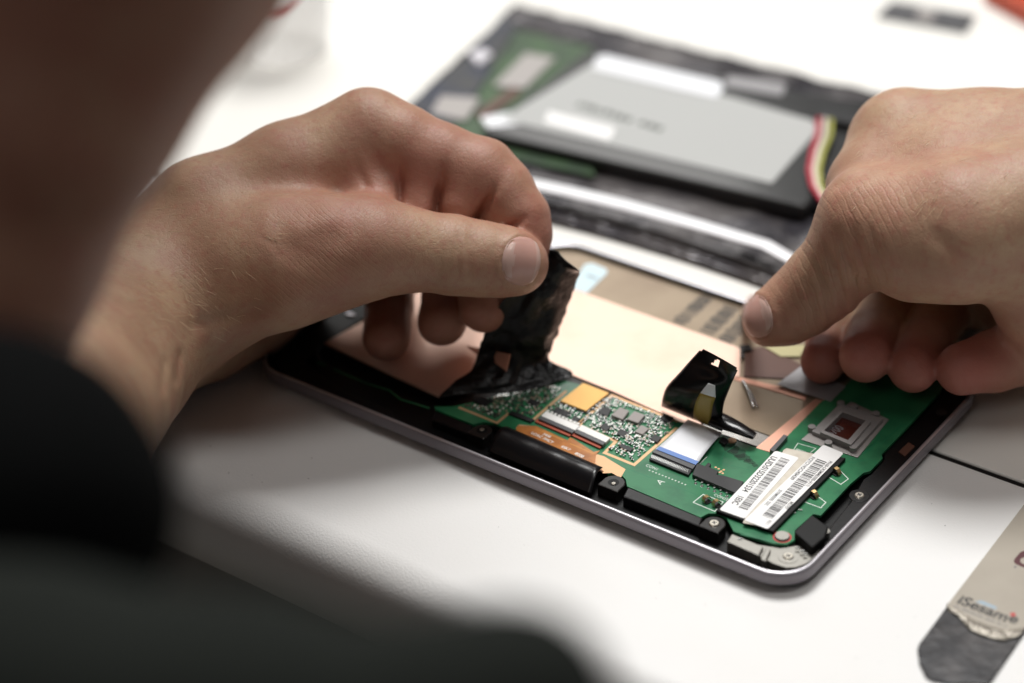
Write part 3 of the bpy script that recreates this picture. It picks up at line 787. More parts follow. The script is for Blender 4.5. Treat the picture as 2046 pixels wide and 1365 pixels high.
def flap_pt(s, t):
    """s 0..1 up the flap, t 0..1 across; catmull between rows"""
    x = s * (len(rows_px) - 1); i = min(int(x), len(rows_px) - 2); f = x - i
    def rowpt(r):
        a, b, c = [np.array(q, float) for q in rows_px[max(0, min(len(rows_px) - 1, r))]]
        return (1 - t) * (1 - 2 * t) * a + 4 * t * (1 - t) * b + t * (2 * t - 1) * c
    p0, p1, p2, p3 = rowpt(i - 1), rowpt(i), rowpt(i + 1), rowpt(i + 2)
    q = .5 * (2 * p1 + (p2 - p0) * f + (2 * p0 - 5 * p1 + 4 * p2 - p3) * f * f + (3 * p1 - p0 - 3 * p2 + p3) * f ** 3)
    return P(q[0], q[1], q[2] - 1.0)
NS, NT = 40, 24
hole = lambda s, t: .86 < s < .955 and .34 < t < .50 and (t - .34) > (s - .86) * .8
vs = []; fs = []
for i in range(NS + 1):
    for j in range(NT + 1):
        s, t = i / NS, j / NT
        # rounded top corner
        ss = s
        vs.append(tuple(flap_pt(ss, t)))
for i in range(NS):
    for j in range(NT):
        s, t = (i + .5) / NS, (j + .5) / NT
        if hole(s, t): continue
        if s > .95 and (t < .05 or t > .97): continue
        fs.append([i * (NT + 1) + j, i * (NT + 1) + j + 1, (i + 1) * (NT + 1) + j + 1, (i + 1) * (NT + 1) + j])
mb = MB(); mb.add(vs, fs, 0, True)
flap = mb.build('black_film_flap', MAT['film_black'], tablet, solid=.22)
def on_flap(s0, s1, ta, tb, off, name, m, n=14, k=6):
    vs = []
    for i in range(n + 1):
        s = lerp(s0, s1, i / n)
        for j in range(k + 1):
            p = flap_pt(s, lerp(ta(s), tb(s), j / k)); vs.append(tuple(p + (CAM_C - p) / np.linalg.norm(CAM_C - p) * off))
    w = k + 1
    mb = MB(); mb.add(vs, [[w * i + j, w * i + j + 1, w * i + j + w + 1, w * i + j + w] for i in range(n) for j in range(k)], 0, True)
    return mb.build(name, MAT[m], flap, solid=.06)
on_flap(.02, .46, lambda s: .50, lambda s: .80, .28, 'mustard_window', 'mustard')
on_flap(.46, .60, lambda s: .50 + (s - .46) * .1, lambda s: .80 - (s - .46) * 1.0, .28, 'white_window', 'ribbon')
# rolled tail of the film
mb = MB()
mb.tube([P(1432, 838, 3.0), P(1452, 846, 3.8), P(1476, 856, 3.6), P(1498, 867, 3.0), P(1508, 872, 2.6)], [(3.6, 1.8), (3.2, 1.6), (2.6, 1.2), (2.0, .9), (1.5, .8)], 16)
mb.build('rolled_tail', MAT['film_black'], flap)

# ------------------------------------------------------------------ black tape pulled up by the left hand
tape = thing('black_tape', 'crumpled black tape peeled up from the tablet between thumb and index finger', 'tape', tuple(P(1050, 745, -1.0)))
def tz(u, v, h): return P(u, v, h - 1.0)
rws = [[(876, 796, .5), (925, 790, 1.0), (975, 788, .8), (1030, 784, .8), (1090, 772, .6), (1146, 752, .3)],
       [(908, 764, 3), (945, 762, 4), (988, 764, 3.5), (1040, 758, 2.5), (1095, 750, 2.0), (1137, 741, 1.0)],
       [(940, 742, 5), (968, 738, 6), (1000, 745, 5), (1036, 738, 5.0), (1068, 730, 4.2), (1098, 722, 3.0)],
       [(955, 712, 9), (992, 712, 8), (1018, 712, 9), (1044, 710, 9), (1074, 704, 9), (1102, 698, 8)],
       [(962, 684, 14), (1004, 682, 14), (1032, 682, 15), (1062, 680, 15), (1094, 674, 15), (1116, 662, 14)],
       [(982, 644, 21), (1024, 640, 22), (1050, 640, 22), (1080, 634, 22), (1110, 628, 22), (1134, 615, 21)],
       [(1006, 604, 29), (1044, 598, 29), (1070, 596, 30), (1100, 590, 30), (1128, 582, 29), (1148, 574, 28)],
       [(1044, 562, 36), (1066, 558, 36), (1090, 552, 36), (1114, 550, 36), (1138, 548, 35), (1157, 546, 34)],
       [(1068, 520, 41), (1082, 516, 41), (1098, 514, 41), (1112, 520, 41), (1130, 530, 40), (1154, 541, 39)],
       [(1082, 500, 44), (1090, 498, 44), (1098, 500, 44), (1108, 503, 44), (1116, 506, 43), (1119, 514, 42.5)]]
def bicubic(rows, NU, NV, noise=0.0, seed=3):
    A = np.array(rows, float); R, C, _ = A.shape
    def cr(p0, p1, p2, p3, f): return .5 * (2 * p1 + (p2 - p0) * f + (2 * p0 - 5 * p1 + 4 * p2 - p3) * f * f + (3 * p1 - p0 - 3 * p2 + p3) * f ** 3)
    def samp(B, n):
        out = []
        for k in range(n + 1):
            x = k / n * (len(B) - 1); i = min(int(x), len(B) - 2); f = x - i
            out.append(cr(B[max(i - 1, 0)], B[i], B[i + 1], B[min(i + 2, len(B) - 1)], f))
        return np.array(out)
    B = samp(A, NU); B = samp(B.transpose(1, 0, 2), NV).transpose(1, 0, 2)
    return B
from mathutils import noise as mnoise
B = bicubic(rws, 70, 44)
vs = []
for i in range(B.shape[0]):
    for j in range(B.shape[1]):
        u, v, h = B[i, j]
        n1 = mnoise.noise(Vector((u * .022, v * .022, 1.3))); n2 = mnoise.noise(Vector((u * .06, v * .06, 7.7)))
        rid = (abs(n1) ** .8) * 1.9 - abs(n2) * .45
        k = 1.0 if h > 2 else .25
        edge_j = abs(j / (B.shape[1] - 1) - .5) * 2
        w = mnoise.noise(Vector((v * .09, (0 if j < 22 else 50), 0.5))) * 3 * max(0, edge_j - .85) / .15
        p = P(u + w, v + w * .3, h - 1.0)
        vs.append(tuple(p + (CAM_C - p) / np.linalg.norm(CAM_C - p) * rid * k + np.array([0, 0, .3])))
nC = B.shape[1]
mb = MB(); mb.add(vs, [[i * nC + j, i * nC + j + 1, (i + 1) * nC + j + 1, (i + 1) * nC + j] for i in range(B.shape[0] - 1) for j in range(nC - 1)], 0, True)
mb.build('tape_sheet', MAT['tape_black'], tape, solid=.25)
# a torn tongue of copper foil sticking out of the tape
mb = MB(); g = [tz(968, 698, 7.5), tz(1020, 708, 12), tz(1012, 742, 9), tz(985, 722, 7.5), tz(955, 712, 4.5), tz(930, 690, 2)]
mb.add([tuple(p) for p in g], [[0, 1, 2, 3, 4, 5]]); mb.build('copper_tongue', MAT['copper_edge'], tape, solid=.15)

# ------------------------------------------------------------------ SDF modelling of the hands
def proj_arr(X):
    Y = (X - CAM_C) @ CAM_R.T
    return 1023 + FPX * Y[..., 0] / Y[..., 2], 682.5 + FPX * Y[..., 1] / Y[..., 2], Y[..., 2]
def cone_sdf(X, a, b, ra, rb):
    ab = b - a; L2 = ab @ ab
    t = np.clip(((X - a) @ ab) / L2, 0, 1)
    return np.linalg.norm(X - a - t[:, None] * ab, axis=1) - (ra + (rb - ra) * t)
def smin(a, b, k):
    h = np.clip(.5 + .5 * (b - a) / k, 0, 1)
    return b + (a - b) * h - k * h * (1 - h)
def chain_sdf(X, pts, k=3.0):
    d = None
    for (u0, v0, d0, r0), (u1, v1, d1, r1) in zip(pts[:-1], pts[1:]):
        c = cone_sdf(X, pt(u0, v0, d0), pt(u1, v1, d1), r0, r1)
        d = c if d is None else smin(d, c, k)
    return d
def surface_nets(f, lo, hi, h, chunk=400000):
    ns = [int(math.ceil((hi[i] - lo[i]) / h)) + 1 for i in range(3)]
    # coarse pass to skip empty space
    g = [lo[i] + h * np.arange(ns[i]) for i in range(3)]
    V = np.full(ns, 1e3, np.float64)
    B = 8
    blocks = [(i, j, k) for i in range(0, ns[0], B) for j in range(0, ns[1], B) for k in range(0, ns[2], B)]
    ctr = np.array([[g[0][min(i + B // 2, ns[0] - 1)], g[1][min(j + B // 2, ns[1] - 1)], g[2][min(k + B // 2, ns[2] - 1)]] for i, j, k in blocks])
    dc = f(ctr); rad = h * B * .9 + 4.5
    act = np.abs(dc) < rad
    for (blk, dd, a) in zip(blocks, dc, act):
        if not a and dd < 0: V[blk[0]:blk[0] + B, blk[1]:blk[1] + B, blk[2]:blk[2] + B] = -1e3
    ab = [b for b, a in zip(blocks, act) if a]
    step = 400
    for s in range(0, len(ab), step):
        sub = ab[s:s + step]; pts = []; idx = []
        for (i, j, k) in sub:
            I, J, K = np.meshgrid(np.arange(i, min(i + B, ns[0])), np.arange(j, min(j + B, ns[1])), np.arange(k, min(k + B, ns[2])), indexing='ij')
            idx.append(np.stack([I.ravel(), J.ravel(), K.ravel()], 1))
        idx = np.concatenate(idx)
        X = np.stack([g[0][idx[:, 0]], g[1][idx[:, 1]], g[2][idx[:, 2]]], 1)
        V[idx[:, 0], idx[:, 1], idx[:, 2]] = f(X)
    S = V < 0
    c = np.zeros([n - 1 for n in ns], int)
    for a in (0, 1):
        for b in (0, 1):
            for d in (0, 1): c += S[a:ns[0] - 1 + a, b:ns[1] - 1 + b, d:ns[2] - 1 + d]
    cells = np.argwhere((c > 0) & (c < 8))
    vid = -np.ones([n - 1 for n in ns], int); vid[tuple(cells.T)] = np.arange(len(cells))
    acc = np.zeros((len(cells), 3)); cnt = np.zeros(len(cells))
    cor = [(a, b, d) for a in (0, 1) for b in (0, 1) for d in (0, 1)]
    for p in cor:
        for ax in range(3):
            if p[ax]: continue
            q = list(p); q[ax] = 1
            A = V[tuple((cells + p).T)]; Bv = V[tuple((cells + q).T)]
            m = (A < 0) != (Bv < 0)
            t = np.where(m, A / np.where(m, A - Bv, 1), 0)
            pos = np.tile(np.array(p, float), (len(cells), 1)); pos[:, ax] += t
            acc[m] += pos[m]; cnt[m] += 1
    verts = (cells + acc / np.maximum(cnt, 1)[:, None]) * h + np.array(lo)
    faces = []
    for ax in range(3):
        b, d = [(1, 2), (2, 0), (0, 1)][ax]
        sl0 = [slice(None)] * 3; sl1 = [slice(None)] * 3; sl0[ax] = slice(0, -1); sl1[ax] = slice(1, None)
        e = S[tuple(sl0)] != S[tuple(sl1)]
        idx = np.argwhere(e)
        ok = (idx[:, b] > 0) & (idx[:, d] > 0) & (idx[:, b] < ns[b] - 1) & (idx[:, d] < ns[d] - 1)
        idx = idx[ok]
        eb = np.zeros(3, int); eb[b] = 1; ed = np.zeros(3, int); ed[d] = 1
        q = np.stack([vid[tuple((idx - eb - ed).T)], vid[tuple((idx - ed).T)], vid[tuple(idx.T)], vid[tuple((idx - eb).T)]], 1)
        flip = ~S[tuple(idx.T)]
        q[flip] = q[flip][:, ::-1]
        q = q[(q >= 0).all(1)]
        faces.append(q)
    return verts, np.concatenate(faces)
def seg_px(u, v, a, b):
    ax, ay = a; bx, by = b; L2 = (bx - ax) ** 2 + (by - ay) ** 2
    t = np.clip(((u - ax) * (bx - ax) + (v - ay) * (by - ay)) / L2, 0, 1)
    return np.hypot(u - ax - t * (bx - ax), v - ay - t * (by - ay)), t

def fold(u, v, dep, c, ax, length, width, dmax, amp=.45):
    ax = np.array(ax, float); ax /= np.linalg.norm(ax); pm = FPX / c[2]
    a = ((u - c[0]) * ax[0] + (v - c[1]) * ax[1]) / (length / 2 * pm); b = (-(u - c[0]) * ax[1] + (v - c[1]) * ax[0]) / (width / 2 * pm)
    e = np.sqrt(a * a + b * b)
    return (-amp * np.exp(-((e - 1.13) / .12) ** 2) + amp * .55 * np.exp(-((e - .96) / .07) ** 2)) * smoothstep((.75 - a) * 2) * (dep < dmax)
# ---- left hand
LH_palm = [
    [(-40, 985, 500, 34), (60, 860, 600, 32), (200, 700, 672, 28), (310, 605, 690, 25), (400, 560, 700, 23)],
    [(310, 560, 705, 24), (420, 445, 702, 19.5), (580, 350, 704, 15.5), (735, 265, 705, 13.4)],
    [(320, 580, 718, 21), (420, 470, 722, 18), (600, 385, 723, 14), (745, 305, 724, 12.5)],
    [(330, 600, 728, 19), (420, 520, 737, 16), (735, 350, 741, 11.5)],
    [(330, 630, 735, 17), (420, 580, 748, 14.5), (715, 405, 753, 10.5)],
    [(350, 580, 695, 22), (480, 540, 688, 20), (570, 523, 685, 19.2), (660, 506, 684, 16.5), (735, 496, 684, 14.6)],
    [(735, 325, 704, 10), (755, 405, 698, 8.6)],
    [(300, 660, 708, 23), (400, 640, 728, 19), (500, 610, 740, 16), (600, 560, 748, 12)]]
LH_fing = [
    [(735, 496, 684, 14.4), (820, 500, 685, 12.6), (905, 508, 687, 12.0), (960, 516, 688, 11.3), (1005, 523, 689, 10.7), (1034, 530, 690, 9.6)],
    [(735, 265, 705, 13.2), (800, 290, 703, 12.6), (880, 318, 702, 11.4), (965, 345, 702, 10.6), (1000, 378, 701, 10.2), (1036, 432, 700, 9.4), (1043, 470, 700, 8.8), (1043, 505, 699, 8.0)],
    [(745, 305, 724, 12.5), (850, 345, 722, 11), (945, 388, 722, 10.4), (980, 450, 720, 9.5), (986, 520, 716, 9.0), (972, 575, 712, 8.6), (966, 618, 710, 7.6)],
    [(735, 350, 741, 11.5), (880, 440, 746, 9.6), (915, 530, 738, 9.2), (898, 590, 727, 8.8), (884, 643, 717, 8.0)],
    [(715, 405, 753, 10.5), (785, 480, 758, 8.8), (786, 550, 747, 8.2), (777, 612, 733, 7.8), (772, 672, 722, 7.6)]]
LH_FLESH = [[(843, 330, 699.5, 7.4), (838, 420, 698, 7.4)], [(950, 350, 699.5, 8.8), (920, 412, 699, 8.6)], [(1004, 396, 700, 8.4), (962, 452, 702, 6.8)]]
LG = [((803, 300), (797, 425), 7, 1.2), ((893, 292), (866, 445), 9, 2.0), ((1016, 336), (946, 448), 9, 2.8), ((1066, 422), (1006, 464), 7, 2.0),
      ((700, 300), (745, 400), 9, .8), ((918, 440), (914, 570), 6, .45), ((938, 446), (936, 570), 5, .4), ((900, 470), (897, 545), 5, .3), ((884, 470), (880, 540), 5, .25),
      ((1000, 478), (1006, 585), 6, .35), ((985, 480), (988, 575), 5, .22)]
LCREASE = [((500 + i * 22, 455 + i * 7), (600 + i * 27, 545 + i * 9), 4.5, .22) for i in range(9)] + [((560, 470), (700, 420), 30, -1.2), ((560, 610), (350, 660), 14, .8), ((360, 690), (350, 780), 8, .7), ((330, 700), (322, 800), 8, .6)]
def left_hand(X):
    palm = None
    for c in LH_palm:
        d = chain_sdf(X, c, 5); palm = d if palm is None else smin(palm, d, 8)
    # web between thumb and index
    out = None
    for i, c in enumerate(LH_fing):
        cs = chain_sdf(X, c, 2.0)
        if i == 1:
            fl_ = None
            for q in LH_FLESH:
                e = chain_sdf(X, q, 2.0); fl_ = e if fl_ is None else smin(fl_, e, .7)
            cs = smin(cs, fl_, 5.0)
        d = smin(palm, cs, 7.0 if i == 0 else 3.5)
        out = d if out is None else smin(out, d, .8)
    u, v, dep = proj_arr(X)
    for gi, (a, b, w, amp) in enumerate(LG + LCREASE):
        q, t = seg_px(u, v, a, b)
        if gi < 5: mask = (dep < 722) * smoothstep((dep - 688) / 4) * smoothstep(t * 1.25) * np.clip((1 - t) * 8 + .4, 0, 1)
        else: mask = (dep < 722) * smoothstep(np.minimum(t, 1 - t) * 3.5)
        out = out + amp * np.exp(-(q / w) ** 2) * mask
    out = out + fold(u, v, dep, (1041, 522, 689), (1, .12), 11.8, 15.0, 690)
    # soft knuckle and tendon relief
    out = out + .35 * np.sin(u * .021 + 1) * np.cos(v * .027) 
    return out
lo = np.min([pt(*p[:3]) - p[3] for c in LH_palm + LH_fing for p in c], 0) - 4; hi = np.max([pt(*p[:3]) + p[3] for c in LH_palm + LH_fing for p in c], 0) + 4
LV, LF = surface_nets(left_hand, lo, hi, .8)

# ---- right hand
RH_palm = [
    [(1812, 300, 712, 19.4), (1960, 325, 704, 22), (2110, 345, 695, 25), (2400, 400, 670, 30), (2800, 480, 640, 36)],
    [(1830, 340, 734, 17), (2100, 380, 725, 22)], [(1860, 400, 750, 15), (2100, 440, 742, 20)],
    [(1745, 448, 682, 16.6), (1830, 470, 674, 18.5), (1920, 462, 668, 20), (2050, 430, 670, 22)],
    [(2060, 480, 675, 20), (2090, 580, 680, 16), (2098, 660, 690, 13)],
    [(1752, 378, 700, 15.5), (1900, 385, 692, 20), (2060, 390, 688, 24)],
    [(1800, 540, 748, 11), (1900, 560, 742, 14), (2080, 560, 728, 20), (2110, 640, 715, 18)]]
RH_fing = [
    [(1745, 448, 682, 16.4), (1700, 505, 688, 13.6), (1648, 562, 695, 12.4), (1606, 600, 699, 11.2), (1568, 627, 701, 10.2), (1538, 640, 702, 8.7)],
    [(1820, 320, 722, 17), (1760, 520, 752, 10), (1690, 640, 738, 8.8), (1662, 690, 720, 8.2), (1643, 722, 708, 7.1)],
    [(1860, 360, 742, 15), (1835, 520, 755, 10), (1778, 610, 735, 9), (1748, 668, 712, 8.6), (1730, 712, 694, 8.0)],
    [(1900, 400, 752, 15), (1930, 540, 750, 10), (1880, 630, 730, 8.8), (1848, 690, 708, 8.3), (1825, 736, 692, 7.6)],
    [(2098, 660, 690, 12.5), (2050, 700, 697, 10.5), (1985, 722, 694, 9.4), (1922, 736, 688, 8.3)]]
RG = [((1645, 460), (1700, 650), 7, 1.0), ((1670, 440), (1722, 620), 7, 1.1), ((1700, 430), (1745, 600), 8, .9), ((1625, 500), (1668, 660), 6, .8), ((1602, 530), (1640, 670), 5, .6), ((1730, 430), (1775, 590), 8, .7),
      ((1650, 385), (1760, 330), 10, .8), ((1712, 640), (1790, 640), 6, .0), ((1845, 440), (1990, 600), 20, .9), ((1552, 590), (1572, 680), 6, .3)]
def right_hand(X):
    palm = None
    for c in RH_palm:
        d = chain_sdf(X, c, 5); palm = d if palm is None else smin(palm, d, 9)
    out = None
    for i, c in enumerate(RH_fing):
        d = smin(palm, chain_sdf(X, c, 2.0), (6.0, 2.5, 2.5, 2.5, 5.0)[i])
        out = d if out is None else smin(out, d, .8)
    u, v, dep = proj_arr(X)
    for a, b, w, amp in RG:
        q, t = seg_px(u, v, a, b)
        out = out + amp * np.exp(-(q / w) ** 2) * (dep < 715) * smoothstep(np.minimum(t, 1 - t) * 3.5)
    out = out + fold(u, v, dep, (1513, 632, 700), (-1, .25), 9.4, 13.5, 703)
    out = out + .4 * np.sin(u * .018 + 2) * np.cos(v * .022)
    return out
allp = [p for c in RH_palm + RH_fing for p in c]
lo = np.min([pt(*p[:3]) - p[3] for p in allp], 0) - 4; hi = np.max([pt(*p[:3]) + p[3] for p in allp], 0) + 4
RV, RF = surface_nets(right_hand, lo, hi, .95)
# ---- upper arm in the foreground, continuing the left forearm past the elbow
UA = [[(310, -380, 430, 40), (250, -150, 445, 33), (120, 180, 455, 25), (5, 510, 468, 19.5), (-75, 770, 480, 19), (-40, 985, 500, 32)]]
SHADE_HEAD = [((-88, 98, 405), (-118, 70, 465), 72, 86), ((-118, 50, 430), (-290, -110, 430), 52, 60), ((-290, -110, 430), (-330, -330, 420), 95, 80), ((-330, -330, 420), (130, -390, 520), 70, 45)]  # unseen head and neck, placed to keep light off the forearm
def upper_arm(X):
    d = chain_sdf(X, UA[0], 10)
    for a, b, ra, rb in SHADE_HEAD[:2]: d = smin(d, cone_sdf(X, np.array(a, float), np.array(b, float), ra, rb), 12)
    return d
lo = np.min([pt(*p[:3]) - p[3] for p in UA[0]] + [np.array((-360, -180, 300))], 0) - 6; hi = np.max([pt(*p[:3]) + p[3] for p in UA[0]] + [np.array((20, 150, 550))], 0) + 6
AV, AF = surface_nets(upper_arm, lo, hi, 4.0)

person = thing('person', 'person in dark clothing leaning in from the left, both bare hands working on the tablet', 'person', (0, -300, -757))
mb = MB()
for V_, F_ in ((LV, LF), (RV, RF), (AV, AF)): mb.add([tuple(p) for p in V_], F_.tolist(), 0, True)
body = mb.build('body', SKIN, person)
# 'flush': redder skin on fingertips, knuckles and the inside of the fingers (skin colour, not shade)
allV = np.concatenate([LV, RV, AV]); fl = np.concatenate([np.zeros(len(LV) + len(RV)), np.full(len(AV), .45)])
for (u, v, d, r, w) in ((1043, 500, 699, 16, .8), (966, 618, 710, 24, .6), (884, 643, 717, 26, .6), (772, 672, 722, 26, .6), (1000, 400, 701, 20, .55), (840, 360, 700, 24, .7), (930, 390, 700, 20, .7), (760, 370, 700, 20, .6),
                        (1030, 560, 689, 10, .35), (660, 480, 680, 30, .4), (1060, 440, 695, 14, .6), (1640, 722, 706, 16, 1), (1733, 708, 690, 18, 1), (1828, 735, 690, 18, 1), (1930, 736, 686, 20, 1), (1560, 640, 700, 18, .45), (1780, 430, 672, 30, .3), (1560, 690, 700, 12, .4)):
    q = np.linalg.norm(allV - pt(u, v, d), axis=1); fl = np.maximum(fl, w * np.exp(-(q / r) ** 2))
for an, spots_ in (('crease_a', ((650, 490, 672, 19, .30), (560, 560, 672, 18, .26), (740, 500, 672, 14, .22), (420, 620, 672, 20, .2))), ('crease_b', ((1690, 530, 680, 18, .6), (1640, 580, 688, 12, .6), (1740, 470, 668, 16, .5)))):
    cf = np.zeros(len(allV))
    for (u, v, d, r, w) in spots_:
        q = np.linalg.norm(allV - pt(u, v, d), axis=1); cf = np.maximum(cf, w * np.exp(-(q / r) ** 2))
    ca = body.data.attributes.new(an, 'FLOAT', 'POINT'); ca.data.foreach_set('value', cf.astype(np.float32))
at = body.data.attributes.new('flush', 'FLOAT', 'POINT'); at.data.foreach_set('value', fl.astype(np.float32))
sm = body.modifiers.new('smooth', 'SMOOTH'); sm.factor = .5; sm.iterations = 2

# ---- thumb nails: curved plates sunk into the skin
def nail(sdf, centre, axis_px, length, width, name='thumbnail', lift=.35, pale=False):
    """a plate that follows the finger's own surface; centre (u,v,d), axis in pixel direction from root to tip"""
    u0, v0, d0 = centre; ax = np.array(axis_px, float); ax /= np.linalg.norm(ax); ay = np.array([-ax[1], ax[0]])
    n, m_ = 18, 16; vs = []; pm = FPX / d0
    ray = lambda u, v: (pt(u, v, 1.0) - CAM_C)
    for i in range(n + 1):
        for j in range(m_ + 1):
            a = (i / n - .5) * 2; b = (j / m_ - .5) * 2
            # superellipse plate: rounded free edge and rounded root
            aa = a * math.sqrt(1 - b * b / 1.9); bb = b * math.sqrt(1 - a * a / 2.6)
            uu = u0 + (ax[0] * aa * length / 2 + ay[0] * bb * width / 2) * pm
            vv = v0 + (ax[1] * aa * length / 2 + ay[1] * bb * width / 2) * pm
            vs.append((uu, vv))
    dirs = np.array([ray(u, v) for u, v in vs]); t = np.full(len(vs), d0 - 22.0)
    for _ in range(60):
        X = CAM_C + dirs * t[:, None]; s = sdf(X); t = t + np.clip(s - lift * .0, -2, 2) * .8
    out = []
    for k in range(len(vs)):
        i, j = divmod(k, m_ + 1); b = abs(j / m_ - .5) * 2; a = (i / n - .5) * 2
        li = lift * (1 - b ** 4) * (1 if a > -.8 else .3) - .10 * (b ** 4) 
        out.append(CAM_C + dirs[k] * (t[k] - li))
    mb = MB(); mb.add([tuple(p) for p in out], [[i * (m_ + 1) + j, i * (m_ + 1) + j + 1, (i + 1) * (m_ + 1) + j + 1, (i + 1) * (m_ + 1) + j] for i in range(n) for j in range(m_)], 0, True)
    # pale moon at the root
    k0 = len(mb.f)
    o = mb.build(name, [MAT['nail'], MAT['nail_pale']], person, solid=.3)
    for p in o.data.polygons:
        i = p.index // m_; j = p.index % m_
        if i < 3 + 2.2 * (1 - ((j - m_ / 2 + .5) / (m_ / 2)) ** 2) and abs(j - m_ / 2 + .5) < m_ * .36: p.material_index = 1
        if i > n - 3: p.material_index = 1
    return o
nail(left_hand, (1041, 522, 689), (1, .12), 11.8, 15.0, lift=.12)
nail(right_hand, (1513, 632, 700), (-1, .25), 9.4, 13.5, lift=.12)

# ---- fine hairs on wrist and back of the hands
mbh = MB(); hr = random.Random(5)
def hairs(sdf, boxes, count, dirpx):
    k = 0
    while k < count:
        b = hr.choice(boxes); u = hr.uniform(b[0], b[2]); v = hr.uniform(b[1], b[3]); ray = pt(u, v, 1.0) - CAM_C; t = 610.0; ok = False
        for _ in range(40):
            s = float(sdf((CAM_C + ray * t)[None])[0]); t += s * .9
            if abs(s) < .05: ok = True; break
            if t > 790: break
        k += 1
        if not ok: continue
        p = CAM_C + ray * t
        dv = np.array(dirpx) + np.array([hr.uniform(-.5, .5), hr.uniform(-.5, .5)]); dv /= np.linalg.norm(dv); ln = hr.uniform(2.0, 5.0)
        dw = CAM_R.T @ np.array([dv[0], dv[1], 0]); up = (CAM_C - p) / np.linalg.norm(CAM_C - p)
        mbh.tube([p, p + dw * ln * .5 + up * .7, p + dw * ln + up * .5], [.055, .045, .02], 4)
hairs(left_hand, [(230, 470, 520, 680), (300, 380, 620, 480), (180, 560, 330, 700), (250, 560, 380, 660)], 190, (.8, .35))
hairs(right_hand, [(1800, 190, 2040, 420), (1700, 240, 1900, 420)], 90, (-.5, .7))
hh = mbh.build('arm_hair', MAT['hair_blond'], person); hh['kind'] = 'stuff'

# ---- clothing: black sleeve round the elbow and the dark jacket front below the camera
def sdf_obj(name, chains, k, h, material, wob=0.0):
    def f(X):
        d = None
        for c in chains:
            e = chain_sdf(X, c, k); d = e if d is None else smin(d, e, k)
        return d + wob * (np.sin(X[:, 0] * .11) * np.sin(X[:, 1] * .09 + 1) * np.sin(X[:, 2] * .1))
    al = [p for c in chains for p in c]
    lo = np.min([pt(*p[:3]) - p[3] for p in al], 0) - 6 - wob; hi = np.max([pt(*p[:3]) + p[3] for p in al], 0) + 6 + wob
    V_, F_ = surface_nets(f, lo, hi, h)
    mb = MB(); mb.add([tuple(p) for p in V_], F_.tolist(), 0, True)
    return mb.build(name, material, person)
sdf_obj('black_sleeve', [[(-220, 1040, 370, 27), (-60, 1010, 362, 24.3), (72, 985, 356, 22.4)], [(-120, 1010, 370, 26), (-120, 1060, 520, 38)]], 12, 3.0, MAT['shirt'], 1.5)
sdf_obj('dark_jacket', [[(-400, 1420, 330, 25), (100, 1430, 322, 18), (480, 1485, 318, 18), (850, 1540, 314, 15.5)], [(960, 1450, 314, 13.5), (1010, 1425, 314, 12), (1070, 1580, 314, 13)], [(-400, 1420, 330, 25), (-1350, 1500, 400, 40)], [(-1350, 1500, 480, 100), (-1350, 300, 500, 110), (-1300, -900, 560, 110)]], 14, 3.0, MAT['jacket'], 1.0)  # last chain: unseen torso added to block light from the left

# ------------------------------------------------------------------ things behind
# antistatic bag
bagc = P(1250, 330, -7)
bag = thing('antistatic_bag', 'crinkled grey antistatic bag lying open under the bare battery behind the tablet', 'bag', tuple(bagc))
TL, TR, BR, BL = [np.array(q, float) for q in ((1030, 12), (1930, 235), (1640, 592), (690, 330))]
NU, NV = 60, 40; vs = []
for i in range(NU + 1):
    for j in range(NV + 1):
        s, t = i / NU, j / NV
        q = (TL * (1 - s) + TR * s) * (1 - t) + (BL * (1 - s) + BR * s) * t
        p = P(q[0], q[1], -6.3)
        n = mnoise.noise(Vector((p[0] * .05, p[1] * .05, 0))) + .5 * mnoise.noise(Vector((p[0] * .14, p[1] * .14, 3)))
        p[2] += max(-.4, 1.2 * n + .6)
        vs.append(tuple(p))
mb = MB(); mb.add(vs, [[i * (NV + 1) + j, (i + 1) * (NV + 1) + j, (i + 1) * (NV + 1) + j + 1, i * (NV + 1) + j + 1][::-1] for i in range(NU) for j in range(NV)], 0, True)
mb.build('bag_sheet', MAT['bag'], bag, solid=.2)
# white strip along the front edge of the bag and the fold under it
mb = MB(); mb.tube([P(900, 332, .5), P(1048, 364, 1), P(1150, 386, 1), P(1250, 410, 1.5), P(1390, 448, 1.5), P(1530, 489, 1), P(1620, 540, -.5), P(1660, 570, -3)], [(2.8, .6), (3.2, .6), (3.4, .7), (3.4, .7), (3.3, .7), (3.0, .6), (2.6, .6), (1.4, .5)], 14)
mb.build('front_strip', MAT['bag_strip'], bag)
mb = MB(); rowsb = []
for t, (dv, z) in enumerate(((8, -1.0), (16, -4.2), (25, -3.0), (33, -5.0), (40, -4.4), (47, -6.6))):
    r = []
    for s in np.linspace(0, 1, 36):
        u = 900 + s * 760; v = 352 + s * 225 - 18 * math.sin(s * 3.1) + dv
        p = P(u, v, z); p[2] += .8 * mnoise.noise(Vector((u * .02, t * .9, 0)))
        r.append(p)
    rowsb.append(r)
sheetgrid(rowsb, 'front_fold', MAT['bag'], bag, .2, 1)
